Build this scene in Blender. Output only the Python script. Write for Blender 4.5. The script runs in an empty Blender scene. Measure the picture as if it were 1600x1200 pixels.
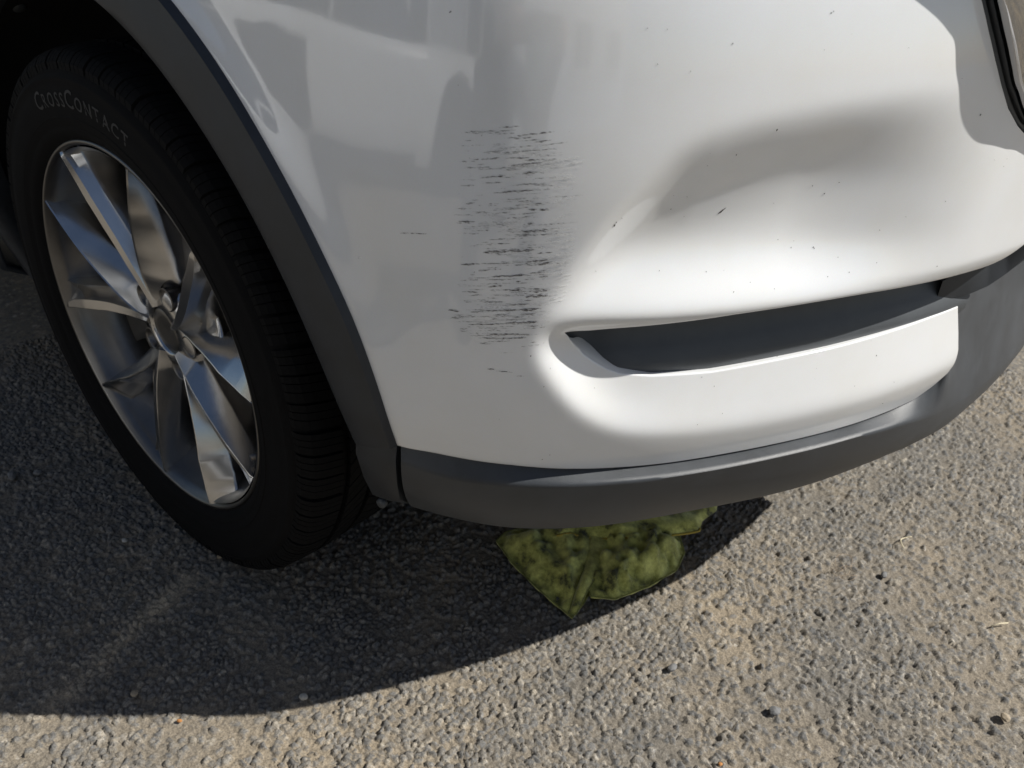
import bpy, bmesh, math, random
import numpy as np
from mathutils import Vector, Matrix
random.seed(7); rng = np.random.default_rng(7)
S = bpy.context.scene
COL = S.collection
rad = math.radians

# ------------------------------------------------------------ camera, sky, sun, exposure
cam_d = bpy.data.cameras.new('camera'); cam = bpy.data.objects.new('camera', cam_d); COL.objects.link(cam)
S.camera = cam
CAM = Vector((0.93304, -0.38323, 0.89836))
right = Vector((0.75875889, 0.64882273, 0.05756751)); down = Vector((0.39183202, -0.38404448, -0.83604875)); fwd = Vector((-0.52033894, 0.65691621, -0.54562668))
m = Matrix((right, -down, -fwd)).transposed().to_4x4(); m.translation = CAM
cam.matrix_world = m
cam_d.sensor_fit = 'HORIZONTAL'; cam_d.sensor_width = 36.0; cam_d.lens = 36.0*1217.76/1600.0
cam_d.clip_start = 0.01; cam_d.clip_end = 2000
cam_d.dof.use_dof = True; cam_d.dof.focus_distance = 0.80; cam_d.dof.aperture_fstop = 9.0

SUN_AZ, SUN_EL = 40.0, 46.0            # azimuth from +X towards +Y
sv = Vector((math.cos(rad(SUN_EL))*math.cos(rad(SUN_AZ)), math.cos(rad(SUN_EL))*math.sin(rad(SUN_AZ)), math.sin(rad(SUN_EL))))
W = bpy.data.worlds.new('World'); S.world = W; W.use_nodes = True
wn = W.node_tree.nodes; wl = W.node_tree.links
sky = wn.new('ShaderNodeTexSky'); sky.sky_type = 'NISHITA'; sky.sun_disc = False
sky.sun_elevation = rad(SUN_EL); sky.sun_rotation = rad(90-SUN_AZ)
wl.new(sky.outputs[0], wn['Background'].inputs[0]); wn['Background'].inputs[1].default_value = 0.050
sd = bpy.data.lights.new('sun', 'SUN'); sd.energy = 4.6; sd.angle = rad(0.53); sd.color = (1.0, 0.965, 0.90)
so = bpy.data.objects.new('sun', sd); COL.objects.link(so)
so.rotation_euler = sv.to_track_quat('Z', 'Y').to_euler(); so.location = sv*20
S.view_settings.view_transform = 'Standard'; S.view_settings.look = 'None'; S.view_settings.gamma = 1.0
S.view_settings.exposure = 0.40
S.cycles.max_bounces = 8

# ------------------------------------------------------------ helpers
def tag(o, label=None, cat=None, group=None, kind=None):
    if label: o['label'] = label
    if cat: o['category'] = cat
    if group: o['group'] = group
    if kind: o['kind'] = kind
    return o
def empty(name, loc, label, cat, group=None):
    o = bpy.data.objects.new(name, None); o.empty_display_size = .1; o.location = loc; COL.objects.link(o)
    bpy.context.view_layer.update()
    return tag(o, label, cat, group)
def link(name, me, mat, parent=None, smooth=True):
    o = bpy.data.objects.new(name, me); COL.objects.link(o)
    if mat and not me.materials: me.materials.append(mat)
    if smooth: me.polygons.foreach_set('use_smooth', [True]*len(me.polygons))
    if parent:
        o.parent = parent; bpy.context.view_layer.update()
        o.matrix_parent_inverse = parent.matrix_world.inverted()
    return o
def mesh(V, F, name='m'):
    me = bpy.data.meshes.new(name)
    me.from_pydata([tuple(map(float, v)) for v in V], [], [tuple(map(int, f)) for f in F]); me.update()
    return me
def gridfaces(n, m, off=0, closeu=False, closev=False):
    f = []
    for i in range(n if closeu else n-1):
        for j in range(m if closev else m-1):
            a = i*m+j; b = ((i+1) % n)*m+j; c = ((i+1) % n)*m+(j+1) % m; d = i*m+(j+1) % m
            f.append((a+off, b+off, c+off, d+off))
    return f
class MB:
    def __init__(s): s.V = []; s.F = []
    def grid(s, P, closeu=False, closev=False):
        P = np.asarray(P, float); n, m_ = P.shape[:2]; o = len(s.V)
        s.V += [tuple(p) for p in P.reshape(-1, 3)]; s.F += gridfaces(n, m_, o, closeu, closev); return s
    def poly(s, pts):
        o = len(s.V); s.V += [tuple(p) for p in pts]; s.F.append(tuple(range(o, o+len(pts)))); return s
    def box(s, c, d, R=None):
        o = len(s.V); c = Vector(c)
        for sx in (-1, 1):
            for sy in (-1, 1):
                for sz in (-1, 1):
                    v = Vector((sx*d[0]/2, sy*d[1]/2, sz*d[2]/2))
                    if R: v = R @ v
                    s.V.append(tuple(c+v))
        for q in ((0,1,3,2),(4,6,7,5),(0,4,5,1),(2,3,7,6),(0,2,6,4),(1,5,7,3)): s.F.append(tuple(o+i for i in q))
        return s
    def tube(s, pts, r, n=8, cap=True):
        pts = [Vector(p) for p in pts]; o = len(s.V)
        rr = r if hasattr(r, '__len__') else [r]*len(pts)
        for i, p in enumerate(pts):
            t = (pts[min(i+1, len(pts)-1)]-pts[max(i-1, 0)]).normalized()
            a = t.cross(Vector((0.13, .21, 1)) if abs(t.z) < .95 else Vector((1, 0.1, 0))).normalized(); b = t.cross(a)
            for k in range(n):
                an = 2*math.pi*k/n; s.V.append(tuple(p+rr[i]*(math.cos(an)*a+math.sin(an)*b)))
        s.F += gridfaces(len(pts), n, o, False, True)
        if cap: s.F.append(tuple(range(o, o+n))); s.F.append(tuple(range(o+(len(pts)-1)*n, o+len(pts)*n)))
        return s
    def build(s, name, mat, parent=None, smooth=True, fix=True):
        me = mesh(s.V, s.F, name)
        if fix:
            bm = bmesh.new(); bm.from_mesh(me); bmesh.ops.remove_doubles(bm, verts=bm.verts, dist=1e-5)
            bmesh.ops.recalc_face_normals(bm, faces=bm.faces); bm.to_mesh(me); bm.free()
        return link(name, me, mat, parent, smooth)
def autosmooth(o, deg=35):
    me = o.data; bm = bmesh.new(); bm.from_mesh(me)
    for e in bm.edges:
        if len(e.link_faces) == 2: e.smooth = e.calc_face_angle(0) < rad(deg)
    bm.to_mesh(me); bm.free(); return o
def thicken(o, t, off=-1):
    md = o.modifiers.new('thickness', 'SOLIDIFY'); md.thickness = t; md.offset = off; return o

# ------------------------------------------------------------ materials
def newmat(name):
    mt = bpy.data.materials.new(name); mt.use_nodes = True; nt = mt.node_tree
    return mt, nt, nt.nodes['Principled BSDF']
def N(nt, t, **k):
    n = nt.nodes.new(t)
    for a, b in k.items():
        if a in n.inputs: n.inputs[a].default_value = b
        else: setattr(n, a, b)
    return n
def simple(name, col, rough, metal=0, bump=0, scale=200, var=0.0, coat=0, spec=.5, vscale=12):
    mt, nt, p = newmat(name); p.inputs['Base Color'].default_value = (*col, 1); p.inputs['Roughness'].default_value = rough
    p.inputs['Metallic'].default_value = metal; p.inputs['Coat Weight'].default_value = coat; p.inputs['Coat Roughness'].default_value = .04
    p.inputs['Specular IOR Level'].default_value = spec
    tc = N(nt, 'ShaderNodeTexCoord')
    if bump:
        no = N(nt, 'ShaderNodeTexNoise', Scale=scale, Detail=3.0); nt.links.new(tc.outputs['Object'], no.inputs['Vector'])
        b = N(nt, 'ShaderNodeBump', Strength=bump, Distance=.0006); nt.links.new(no.outputs['Fac'], b.inputs['Height']); nt.links.new(b.outputs[0], p.inputs['Normal'])
    if var:
        no = N(nt, 'ShaderNodeTexNoise', Scale=vscale, Detail=6.0, Roughness=.65); nt.links.new(tc.outputs['Object'], no.inputs['Vector'])
        r = N(nt, 'ShaderNodeValToRGB'); r.color_ramp.elements[0].position = .3; r.color_ramp.elements[1].position = .75
        r.color_ramp.elements[0].color = (*[c*(1-var) for c in col], 1); r.color_ramp.elements[1].color = (*[min(1, c*(1+var)) for c in col], 1)
        nt.links.new(no.outputs['Fac'], r.inputs[0]); nt.links.new(r.outputs[0], p.inputs['Base Color'])
        mr = N(nt, 'ShaderNodeMapRange'); mr.inputs['To Min'].default_value = rough*.85; mr.inputs['To Max'].default_value = min(1, rough*1.2)
        nt.links.new(no.outputs['Fac'], mr.inputs[0]); nt.links.new(mr.outputs[0], p.inputs['Roughness'])
    return mt
def paint(name, col):
    mt, nt, p = newmat(name)
    tc = N(nt, 'ShaderNodeTexCoord')
    no = N(nt, 'ShaderNodeTexNoise', Scale=9.0, Detail=8.0, Roughness=.7); nt.links.new(tc.outputs['Object'], no.inputs['Vector'])
    # fine film of road dust: a little duller and yellower where it lies
    r = N(nt, 'ShaderNodeValToRGB'); r.color_ramp.elements[0].position = .40; r.color_ramp.elements[1].position = .75
    r.color_ramp.elements[0].color = (*col, 1); r.color_ramp.elements[1].color = (col[0]*.97, col[1]*.955, col[2]*.92, 1)
    nt.links.new(no.outputs['Fac'], r.inputs[0])
    fl = N(nt, 'ShaderNodeTexVoronoi', Scale=2600.0); nt.links.new(tc.outputs['Object'], fl.inputs['Vector'])
    mx = N(nt, 'ShaderNodeMix', data_type='RGBA', blend_type='MULTIPLY'); mx.inputs[0].default_value = .06
    nt.links.new(r.outputs[0], mx.inputs[6]); nt.links.new(fl.outputs['Color'], mx.inputs[7]); nt.links.new(mx.outputs[2], p.inputs['Base Color'])
    p.inputs['Roughness'].default_value = .38; p.inputs['Coat Weight'].default_value = 1.0; p.inputs['Coat IOR'].default_value = 1.7
    mr = N(nt, 'ShaderNodeMapRange'); mr.inputs['From Min'].default_value = .35; mr.inputs['From Max'].default_value = .8
    mr.inputs['To Min'].default_value = .025; mr.inputs['To Max'].default_value = .11
    nt.links.new(no.outputs['Fac'], mr.inputs[0]); nt.links.new(mr.outputs[0], p.inputs['Coat Roughness'])
    n2 = N(nt, 'ShaderNodeTexNoise', Scale=160.0, Detail=1.0); nt.links.new(tc.outputs['Object'], n2.inputs['Vector'])
    b = N(nt, 'ShaderNodeBump', Strength=.06, Distance=.0004); nt.links.new(n2.outputs['Fac'], b.inputs['Height']); nt.links.new(b.outputs[0], p.inputs['Coat Normal'])
    return mt
sm_ = lambda a, b, x: (lambda t: t*t*(3-2*t))(np.clip((x-a)/(b-a), 0, 1))
M_white = paint('white_paint', (.80, .815, .83))
M_plastic = simple('grained_black_plastic', (.023, .027, .033), .50, bump=.35, scale=1100, var=.34, vscale=19)
M_clad = simple('sun_faded_plastic', (.042, .047, .054), .46, bump=.35, scale=1100, var=.28, vscale=16)
M_slot = simple('slot_plastic', (.060, .067, .075), .5, bump=.15, scale=900, var=.2)
M_dark = simple('liner_felt', (.008, .008, .009), .85, bump=.5, scale=500, var=.3)
M_rubber = simple('tyre_rubber', (.005, .005, .0055), .8, bump=.2, scale=600, var=.3, vscale=18, spec=.12)
M_letter = simple('sidewall_letter_rubber', (.032, .032, .032), .75)
M_alloy = simple('alloy_paint', (.56, .555, .55), .23, metal=1.0, var=.06, vscale=30)
M_alloyb = simple('alloy_barrel', (.19, .185, .18), .36, metal=1.0, var=.15, vscale=20)
M_steel = simple('brake_steel', (.16, .15, .14), .45, metal=1.0, var=.3)
M_caliper = simple('brake_iron', (.03, .03, .03), .6, var=.3)
M_chrome = simple('chrome', (.62, .62, .63), .05, metal=1.0)
M_gloss = simple('gloss_black', (.012, .013, .015), .18, coat=.6)
M_glass = simple('dark_glass', (.01, .012, .013), .04, coat=1.0)
M_lamp = simple('lamp_lens', (.55, .56, .58), .06, metal=.8, coat=1.0)
M_amber = simple('amber_reflector', (.45, .12, .03), .12, coat=1.0)

# ------------------------------------------------------------ the bumper skin: plan curve (u) and height (z)
CP = np.array([(-.70,-.02),(-.50,-.02),(-.30,-.02),(-.1,-.02),(.10,-.02),(.30,-.013),(.40,-.004),(.445,.004),(.497,.022),(.545,.046),(.59,.079),(.632,.12),(.672,.17),(.713,.234),(.753,.305),(.797,.392),(.83,.48),(.858,.58),(.88,.69),(.893,.80),(.899,.9)])
YC = .92
CP = np.vstack([CP, [(.899, 2*YC-.9)], [(.893, 2*YC-.80)], [(.88, 2*YC-.69)]])
def bspl(P, n=40):
    P = np.vstack([2*P[0]-P[1], P, 2*P[-1]-P[-2]]); o = []
    for i in range(len(P)-3):
        t = np.linspace(0, 1, n, endpoint=False)[:, None]
        o.append(((1-t)**3*P[i]+(3*t**3-6*t**2+4)*P[i+1]+(-3*t**3+3*t**2+3*t+1)*P[i+2]+t**3*P[i+3])/6)
    return np.vstack(o)
PL = bspl(CP)
LL = np.r_[0, np.cumsum(np.linalg.norm(np.diff(PL, axis=0), axis=1))]
k0 = int(np.argmax(PL[:, 0] > .4)); LL -= LL[k0]-(PL[k0, 0]-.4)
TT = np.gradient(PL, axis=0); TT /= np.linalg.norm(TT, axis=1)[:, None]; NN = np.stack([TT[:, 1], -TT[:, 0]], 1)
UC = float(LL[np.argmax(PL[:, 1] >= YC)])          # u of the car's centre line
zz = np.linspace(.15, 1.1, 400)
def smoothcurve(x, y, s=.012):
    g = np.linspace(x[0], x[-1], 600); v = np.interp(g, x, y); h = g[1]-g[0]; k = max(1, int(3*s/h)); w = np.exp(-.5*(np.arange(-k, k+1)*h/s)**2); w /= w.sum()
    vp = np.concatenate([v[0]+(v[0]-v[1:k+1])[::-1], v, v[-1]+(v[-1]-v[-k-1:-1])[::-1]])
    return g, np.convolve(vp, w, 'valid')
PZ = np.array([.2, .30, .36, .40, .45, .52, .60, .70, .80, .845, .90, 1.0]); PO = np.array([-.09, -.05, -.035, -.024, -.010, -.002, 0, -.003, -.0125, -.019, -.034, -.08])
PZg, POg = smoothcurve(PZ, PO, .022)
def frame(u):
    u = np.asarray(u, float)
    return np.interp(u, LL, PL[:, 0]), np.interp(u, LL, PL[:, 1]), np.interp(u, LL, NN[:, 0]), np.interp(u, LL, NN[:, 1])
def pt(u, z, e=0.0):                # e: distance outside the plain skin
    x, y, nx, ny = frame(u); o = np.interp(z, PZg, POg)+e
    return np.stack([x+nx*o, y+ny*o, np.asarray(z, float)+0*x], -1)
sm = lambda a, b, x: (lambda t: t*t*(3-2*t))(np.clip((np.asarray(x, float)-a)/(b-a), 0, 1))

# wheel-arch edge u(z)
AZ = np.concatenate([[.380,.423], np.linspace(.484,.845,40)]); _z = np.linspace(.484,.845,40); _t = np.arcsin((_z-.369)/.4845); _r = .4840-.0085*sm_(rad(28), rad(6), _t); AU = np.concatenate([[.0765,.0765], np.sqrt(_r**2-(_z-.369)**2)-.4])
u_arch = lambda z: np.interp(z, *smoothcurve(AZ, AU, .008))
# the sculpted lobe: its outline (crease) and depth
CR = np.array([(1.2,.776),(.62,.776),(.52,.772),(.469,.768),(.409,.761),(.358,.753),(.327,.744),(.303,.731),(.285,.712),(.267,.69),(.249,.663),(.232,.633),(.218,.607),(.21,.585),(.209,.563),(.215,.545),(.232,.517),(.256,.487),(.294,.462),(.349,.452),(.424,.445),(.503,.444),(.592,.444),(1.2,.444)])
CR = bspl(CR, 10)
def lobe_raw(u, z):
    sh = np.shape(u); u = np.ravel(u).astype(float); z = np.ravel(z).astype(float)
    P = np.stack([u, z], 1); d = np.full(len(P), 9.0)
    for a, b in zip(CR[:-1], CR[1:]):
        ab = b-a; t = np.clip(((P-a)@ab)/(ab@ab), 0, 1); d = np.minimum(d, np.linalg.norm(P-a-t[:, None]*ab, axis=1))
    k = int(np.argmin(CR[:, 0]))
    zb = np.where(z > CR[k, 1], np.interp(z, CR[:k+1, 1][::-1], CR[:k+1, 0][::-1], right=99), np.interp(z, CR[k:, 1][::-1], CR[k:, 0][::-1], left=99))
    d = np.where(u > zb, d, -d)
    w = np.interp(z, [.46, .50, .56, .60, .66], [.026, .030, .038, .036, .042])
    r = .006
    dd = .5*(d+np.sqrt(d*d+r*r)); dd = np.where(d < -.03, 0, dd*sm(-.03, -.01, d))
    t = dd/w; Sx = np.tanh(t**1.15*1.15)
    zt = np.interp(u, CR[:k+1, 0][::-1], CR[:k+1, 1][::-1]); zs = z-np.clip(zt-.748, 0, .03)*sm(.63, .70, z)
    D = np.interp(zs, *smoothcurve(np.array([.40, .455, .48, .515, .548, .56, .585, .60, .615, .63, .645, .66, .68, .70, .72, .74, .755, .78, .82]), np.array([.007, .007, .013, .023, .031, .027, .004, .0125, .0220, .0295, .0332, .0330, .0285, .0220, .0152, .0088, .0040, .0006, .0]), .006))
    fade = 1-.95*sm(.44, .67, u)*sm(.575, .60, z)
    return (-D*Sx*fade).reshape(sh)
GU = np.arange(.10, 1.12, .002); GZ = np.arange(.36, .88, .002)
LG = lobe_raw(*np.meshgrid(GU, GZ, indexing='ij'))
kx = np.exp(-.5*(np.arange(-6, 7)*.002/.0026)**2); kx /= kx.sum()
LG = np.apply_along_axis(lambda a: np.convolve(np.pad(a, 6, 'edge'), kx, 'valid'), 0, LG); LG = np.apply_along_axis(lambda a: np.convolve(np.pad(a, 6, 'edge'), kx, 'valid'), 1, LG)
def lobe(u, z):
    u, z = np.broadcast_arrays(np.asarray(u, float), np.asarray(z, float))
    a = np.clip((u-GU[0])/.002, 0, len(GU)-1.001); b = np.clip((z-GZ[0])/.002, 0, len(GZ)-1.001); i = a.astype(int); j = b.astype(int); p = a-i; q = b-j
    return LG[i, j]*(1-p)*(1-q)+LG[i+1, j]*p*(1-q)+LG[i, j+1]*(1-p)*q+LG[i+1, j+1]*p*q
def flare(u, z):
    return .006*np.exp(-((u-u_arch(np.clip(z, .38, .845)))/.030)**2)
def skin(u, z, e=0.0):
    u = np.asarray(u, float); z = np.asarray(z, float)+0*u
    return pt(u, z, lobe(u, z)+flare(u, z)+e)
seam_z = lambda u: np.interp(u, [0, .074, .129, .197, .25, .371, .525, .623, 1.2], [.422, .421, .418, .416, .412, .407, .404, .402, .400])
slot_t = lambda u: np.interp(u, *smoothcurve(np.array([-.4, .236, .277, .335, .397, .465, .541, .61, .683, .735, .765, .80, .84, 1.2]), np.array([.571, .571, .576, .580, .584, .586, .588, .588, .586, .584, .589, .604, .611, .612]), .006))
slot_b = lambda u: np.where(np.asarray(u) < .236, slot_t(u), np.minimum(np.interp(u, [.236, .240, .248, .258, .269, .282, .297, .331, .396, .466, .543, .622, .70, 1.2], [.571, .562, .551, .541, .533, .525, .519, .514, .511, .513, .515, .518, .520, .520]), slot_t(u)))
top_z = lambda u: np.interp(u, [-.5, .566, .574, .59, .609, .627, .65, .675, .689, .75, .82, 1.2], [.845, .845, .836, .815, .792, .772, .75, .733, .726, .70, .688, .682])

# ------------------------------------------------------------ the white car
car = empty('white_car', (0.0, 0.92, 0.0), 'white car with scuffed front bumper corner and silver multi spoke wheel', 'car')
def bumper():
    # upper block
    us = np.concatenate([np.linspace(0, .30, 120, endpoint=False), np.linspace(.30, .80, 170, endpoint=False), np.linspace(.80, 1, 30)])
    n = len(us); m_ = 110; UE = UC
    A0 = .074; mb = MB()
    nominal = A0+us*(UE-A0)
    tv = np.linspace(0, 1, m_)
    U = np.repeat(nominal[:, None], m_, 1)
    for _ in range(6):
        zl = slot_t(U); zh = top_z(U); Z = zl+(zh-zl)*tv[None]
        a = u_arch(Z); w = np.clip(1-us, 0, 1)[:, None]**1.5 * np.clip((.42-nominal)/.346, 0, 1)[:, None]
        U = nominal[:, None]+(a-A0)*w
    up = skin(U, Z)
    # rolled lower lip of the ledge above the slot
    ub = U[:, 0]; k = sm(.236, .262, ub)
    rows = []
    for dz, de in ((-.004, -.018), (-.006, -.008), (-.0055, -.003), (-.003, -.0006)):
        zc = slot_t(ub)+dz*k*.7; rows.append(pt(ub, zc, lobe(ub, slot_t(ub))+flare(ub, zc)+de*k))
    upper = np.concatenate([np.stack(rows, 1), up], 1)
    mb.grid(upper)
    # lower block: from the seam up to the slot
    mr = 60; tv = np.linspace(0, 1, mr)
    ur = lambda z: np.interp(z, [.39, .40, .415, .43, .463, .485, .520], [.70, .725, .757, .772, .772, .765, .752])
    U = np.repeat(nominal[:, None], mr, 1)
    for _ in range(6):
        zl = seam_z(U); zh = slot_b(U); Z = zl+(zh-zl)*tv[None]
        a = u_arch(Z); w = np.clip(1-us, 0, 1)[:, None]**1.5 * np.clip((.42-nominal)/.346, 0, 1)[:, None]
        base = nominal[:, None]+(a-A0)*w
        R_ = ur(Z); s2 = np.clip((nominal-.45)/(UE-.45), 0, 1)[:, None]
        U = np.where(s2 > 0, .45+s2*(R_-.45), base)
    lo = skin(U, Z)
    rows = []; uu = U[:, -1]; kk = sm(.236, .262, uu)
    for dz, de in ((.0001, -.0005), (.0000, -.0025), (-.0005, -.006), (-.003, -.024)):
        bv_ = (1-sm(.28, .34, uu))*kk*np.clip((-de-.0005)/.012, 0, 1); zc = np.minimum(slot_b(uu)+dz*kk+.008*bv_, slot_t(uu)); rows.append(pt(uu, zc, lobe(uu, slot_b(uu))+flare(uu, zc)+de*kk))
    bot = []
    for dz, de in ((-.006, -.016), (-.004, -.006), (-.0015, -.0012)):
        bot.append(pt(U[:, 0], Z[:, 0]+dz, lobe(U[:, 0], Z[:, 0])+flare(U[:, 0], Z[:, 0])+de))
    lower = np.concatenate([np.stack(bot, 1), lo, np.stack(rows, 1)], 1)
    # returned edge at the panel's right end
    e1 = lower[-1]+np.array([-.001, .0015, 0]); e2 = lower[-1]+np.array([-.018, .006, 0])
    lower = np.concatenate([lower, e1[None], e2[None]], 0)
    mb.grid(lower)
    me = mesh(mb.V, mb.F); bm = bmesh.new(); bm.from_mesh(me)
    bmesh.ops.remove_doubles(bm, verts=bm.verts, dist=4e-4); bmesh.ops.recalc_face_normals(bm, faces=bm.faces); bm.to_mesh(me); bm.free()
    return link('front_bumper', me, M_white, car)
front_bumper = bumper()

# bonnet, wing and body shell (above and behind what the photo frames)
def shell():
    mb = MB()
    ulist = np.concatenate([np.linspace(-.95, .0, 14), np.linspace(.04, UC, 50)])
    def ring(k, z, e):
        p = pt(ulist, np.full_like(ulist, .845), flare(ulist, .845)*0+e); c = np.stack([np.minimum(p[:, 0], .35), np.full(len(p), YC), p[:, 2]], 1)
        q = p+(c-p)*k; q[:, 2] = z+.06*k*np.clip((.9-q[:, 0])/1.4, 0, 1); return q
    R_ = [ring(0, .848, 0.0), ring(.012, .875, -.014), ring(.05, .91, -.024), ring(.09, .935, -.026), ring(.13, .952, -.026), ring(.20, .972, -.024), ring(.4, 1.0, -.024), ring(.75, 1.015, -.024), ring(1, 1.02, -.024)]
    G = np.stack(R_, 1)
    mb.grid(G); H = G.copy(); H[..., 1] = 2*YC-H[..., 1]; mb.grid(H)
    return mb.build('bonnet', M_white, car)
bonnet = shell()
def side_panels():
    # left front corner (plain, out of view), doors and rear body
    mb = MB(); ul = np.linspace(-.30, UC, 40); zl = np.linspace(.40, .846, 8)
    P = np.stack([pt(ul, np.full_like(ul, z)) for z in zl], 1); P[..., 1] = 2*YC-P[..., 1]; mb.grid(P)
    xs = np.array([-.545, -.9, -1.6, -2.2, -2.36]); zs = np.array([.34, .40, .55, .70, .85, .93, .97]); ys = np.array([.03, -.005, -.02, -.022, -.012, .01, .05])
    for s in (0, 1):
        G = np.array([[(x, (y if s == 0 else 2*YC-y), z) for z, y in zip(zs, ys)] for x in xs]); mb.grid(G)
        xr = np.array([-3.1, -3.3, -3.5, -3.64]); ins = [0, .03, .10, .25]
        G = np.array([[(x, (y+i if s == 0 else 2*YC-y-i), z) for z, y in zip(zs, ys)] for x, i in zip(xr, ins)]); mb.grid(G)
        G = np.array([[(x, (y if s == 0 else 2*YC-y), z) for z, y in ((.80, -.02), (.85, -.012), (.93, .01), (.97, .05))] for x in (-2.36, -2.7, -3.1)]); mb.grid(G)
    G = np.array([[(-3.64, .23, z), (-3.66, YC, z), (-3.64, 2*YC-.23, z)] for z in (.34, .6, .97)]); mb.grid(G)
    G = np.array([[(x, y, .99) for y in (.05, .4, YC, 2*YC-.4, 2*YC-.05)] for x in (-.5, -1.5, -2.6, -3.64)]); mb.grid(G)
    o = mb.build('body_side', M_white, car)
    # wing panel between arch trim and door
    mb = MB(); th = np.linspace(rad(100), rad(188), 24); a = np.array([(.483*math.cos(t), .369+.483*math.sin(t)) for t in th])
    G = np.array([[(x, -.02+(.004 if k == 0 else 0), z) if k < 1 else (-.545+(x+.545)*(1-k) if x > -.545 else x, -.02+.01*max(0, (z+(.86-z)*k)-.7), z+(.86-z)*k) for k in (0, .3, .65, 1.0)] for x, z in a])
    mb.grid(G); mb.build('wing_panel', M_white, car)
    mb = MB(); xs2 = np.linspace(-.46, -2.45, 8)
    G = np.array([[(x, .012, .415), (x, -.012, .385), (x, -.008, .30), (x, .05, .265)] for x in xs2]); mb.grid(G)
    thicken(mb.build('sill_cladding', M_plastic, car), .01)
    mb = MB(); mb.box((-1.65, YC, .285), (3.9, 1.5, .02)); mb.box((-.05, YC+.05, .31), (.8, 1.0, .02)); mb.build('underbody', M_dark, car, False)
side_panels()
def cabin():
    mb = MB(); gb = MB()
    low = [(-.42, .22), (-.95, .07), (-2.0, .07), (-3.1, .10), (-3.55, .25)]; up = [(-1.35, .36), (-1.5, .27), (-2.0, .24), (-2.9, .26), (-3.2, .38)]
    for s in (0, 1):
        f = (lambda y: y) if s == 0 else (lambda y: 2*YC-y)
        for i in range(4):
            A, B, C_, D_ = [Vector(v) for v in ((low[i][0], f(low[i][1]), .97), (low[i+1][0], f(low[i+1][1]), .97), (up[i+1][0], f(up[i+1][1]), 1.60), (up[i][0], f(up[i][1]), 1.60))]
            mb.poly([A, B, C_, D_])
            out = Vector((0, -1 if s == 0 else 1, .4)).normalized()*.004; c = (A+B+C_+D_)/4
            gb.poly([p+(c-p)*.05+out for p in (A, B, C_, D_)])
    a, b = low[0], up[0]; mb.poly([(a[0], a[1], .97), (a[0], 2*YC-a[1], .97), (b[0], 2*YC-b[1], 1.60), (b[0], b[1], 1.60)])
    gb.poly([(a[0]+.02, a[1]+.06, 1.0), (a[0]+.02, 2*YC-a[1]-.06, 1.0), (b[0]+.03, 2*YC-b[1]-.05, 1.58), (b[0]+.03, b[1]+.05, 1.58)])
    a, b = low[-1], up[-1]; mb.poly([(a[0], a[1], .97), (a[0], 2*YC-a[1], .97), (b[0], 2*YC-b[1], 1.60), (b[0], b[1], 1.60)])
    G = np.array([[(x, y, 1.60), (x, (y+YC)/2, 1.645), (x, YC, 1.655), (x, (3*YC-y)/2, 1.645), (x, 2*YC-y, 1.60)] for x, y in up]); mb.grid(G)
    mb.build('cabin', M_white, car, False); gb.build('window_glass', M_glass, car, False)
cabin()

# wheel-arch trim: traced front edge, then the circle over the wheel and down the back
def x2u(x):
    k = int(np.argmax(PL[:, 0])); return np.interp(x, PL[:k, 0], LL[:k])
def arch_trim():
    prof = [(.487, -.012), (.4850, .003), (.4815, .0080), (.457, .0125), (.432, .0125), (.4240, .010), (.4205, .003), (.4205, -.012), (.424, -.035)]
    cols = []
    for s_ in np.linspace(0, 1, 130):
        row = []
        for r, e in prof:
            k = min(max((r-.4205)/(.485-.4205), 0), 1.0); t = rad(4.6+1.7*k+(198-4.6-1.7*k)*s_)
            rr = r-.0085*k*float(sm(rad(28), rad(6), t)); x, z = rr*math.cos(t), .369+rr*math.sin(t)
            if x > -.55: P = pt(x2u(x), z, float(flare(x2u(x), np.clip(z, .38, .845)))*(1 if x > 0 else 0)*k+e)
            row.append(tuple(P))
        cols.append(row)
    mb = MB(); mb.grid(np.array(cols)); return autosmooth(mb.build('wheel_arch_trim', M_plastic, car), 50)
arch_trim()
def trim_foot():
    # the foot of the arch trim, a separate moulding below the seam
    ua = [(.0140, .411), (.013, .382), (.0145, .345), (.019, .315), (.028, .301)]; ub = [(.0715, .4185), (.0715, .395), (.068, .36), (.0655, .33), (.064, .311)]
    rows = []
    for k, (a, b) in enumerate(zip(ua, ub)):
        row = [tuple(pt(a[0]+.003, a[1], -.045)), tuple(pt(a[0], a[1], -.010))]
        for s in np.linspace(0.05, 1, 8):
            e = [.0, .011, .013, .012, .0][min(k, 4)]*(1.0)
            row.append(tuple(pt(a[0]+(b[0]-a[0])*s, a[1]+(b[1]-a[1])*s, e*(.75+.25*math.sin(math.pi*min(s*1.5, 1)*.5)) - (.0015 if s > .98 else 0))))
        row.append(tuple(pt(b[0]+.0006, b[1], -.02)))
        rows.append(row)
    top = [(p[0], p[1]+.0, p[2]) for p in rows[0]]
    G = np.array(rows); inn = G[0]+np.array([-.004, .014, -.001]); und = G[-1]+np.array([-.012, .045, .004])
    G = np.concatenate([inn[None], G, und[None]], 0)
    # refine rows
    mb = MB(); mb.grid(G); o = mb.build('arch_trim_foot', M_plastic, car); autosmooth(o, 40)
    mb = MB(); mb.tube([pt(.030, .303, .004), pt(.030, .303, .0095)], .006, 14); mb.build('trim_clip', M_slot, o)
trim_foot()
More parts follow.
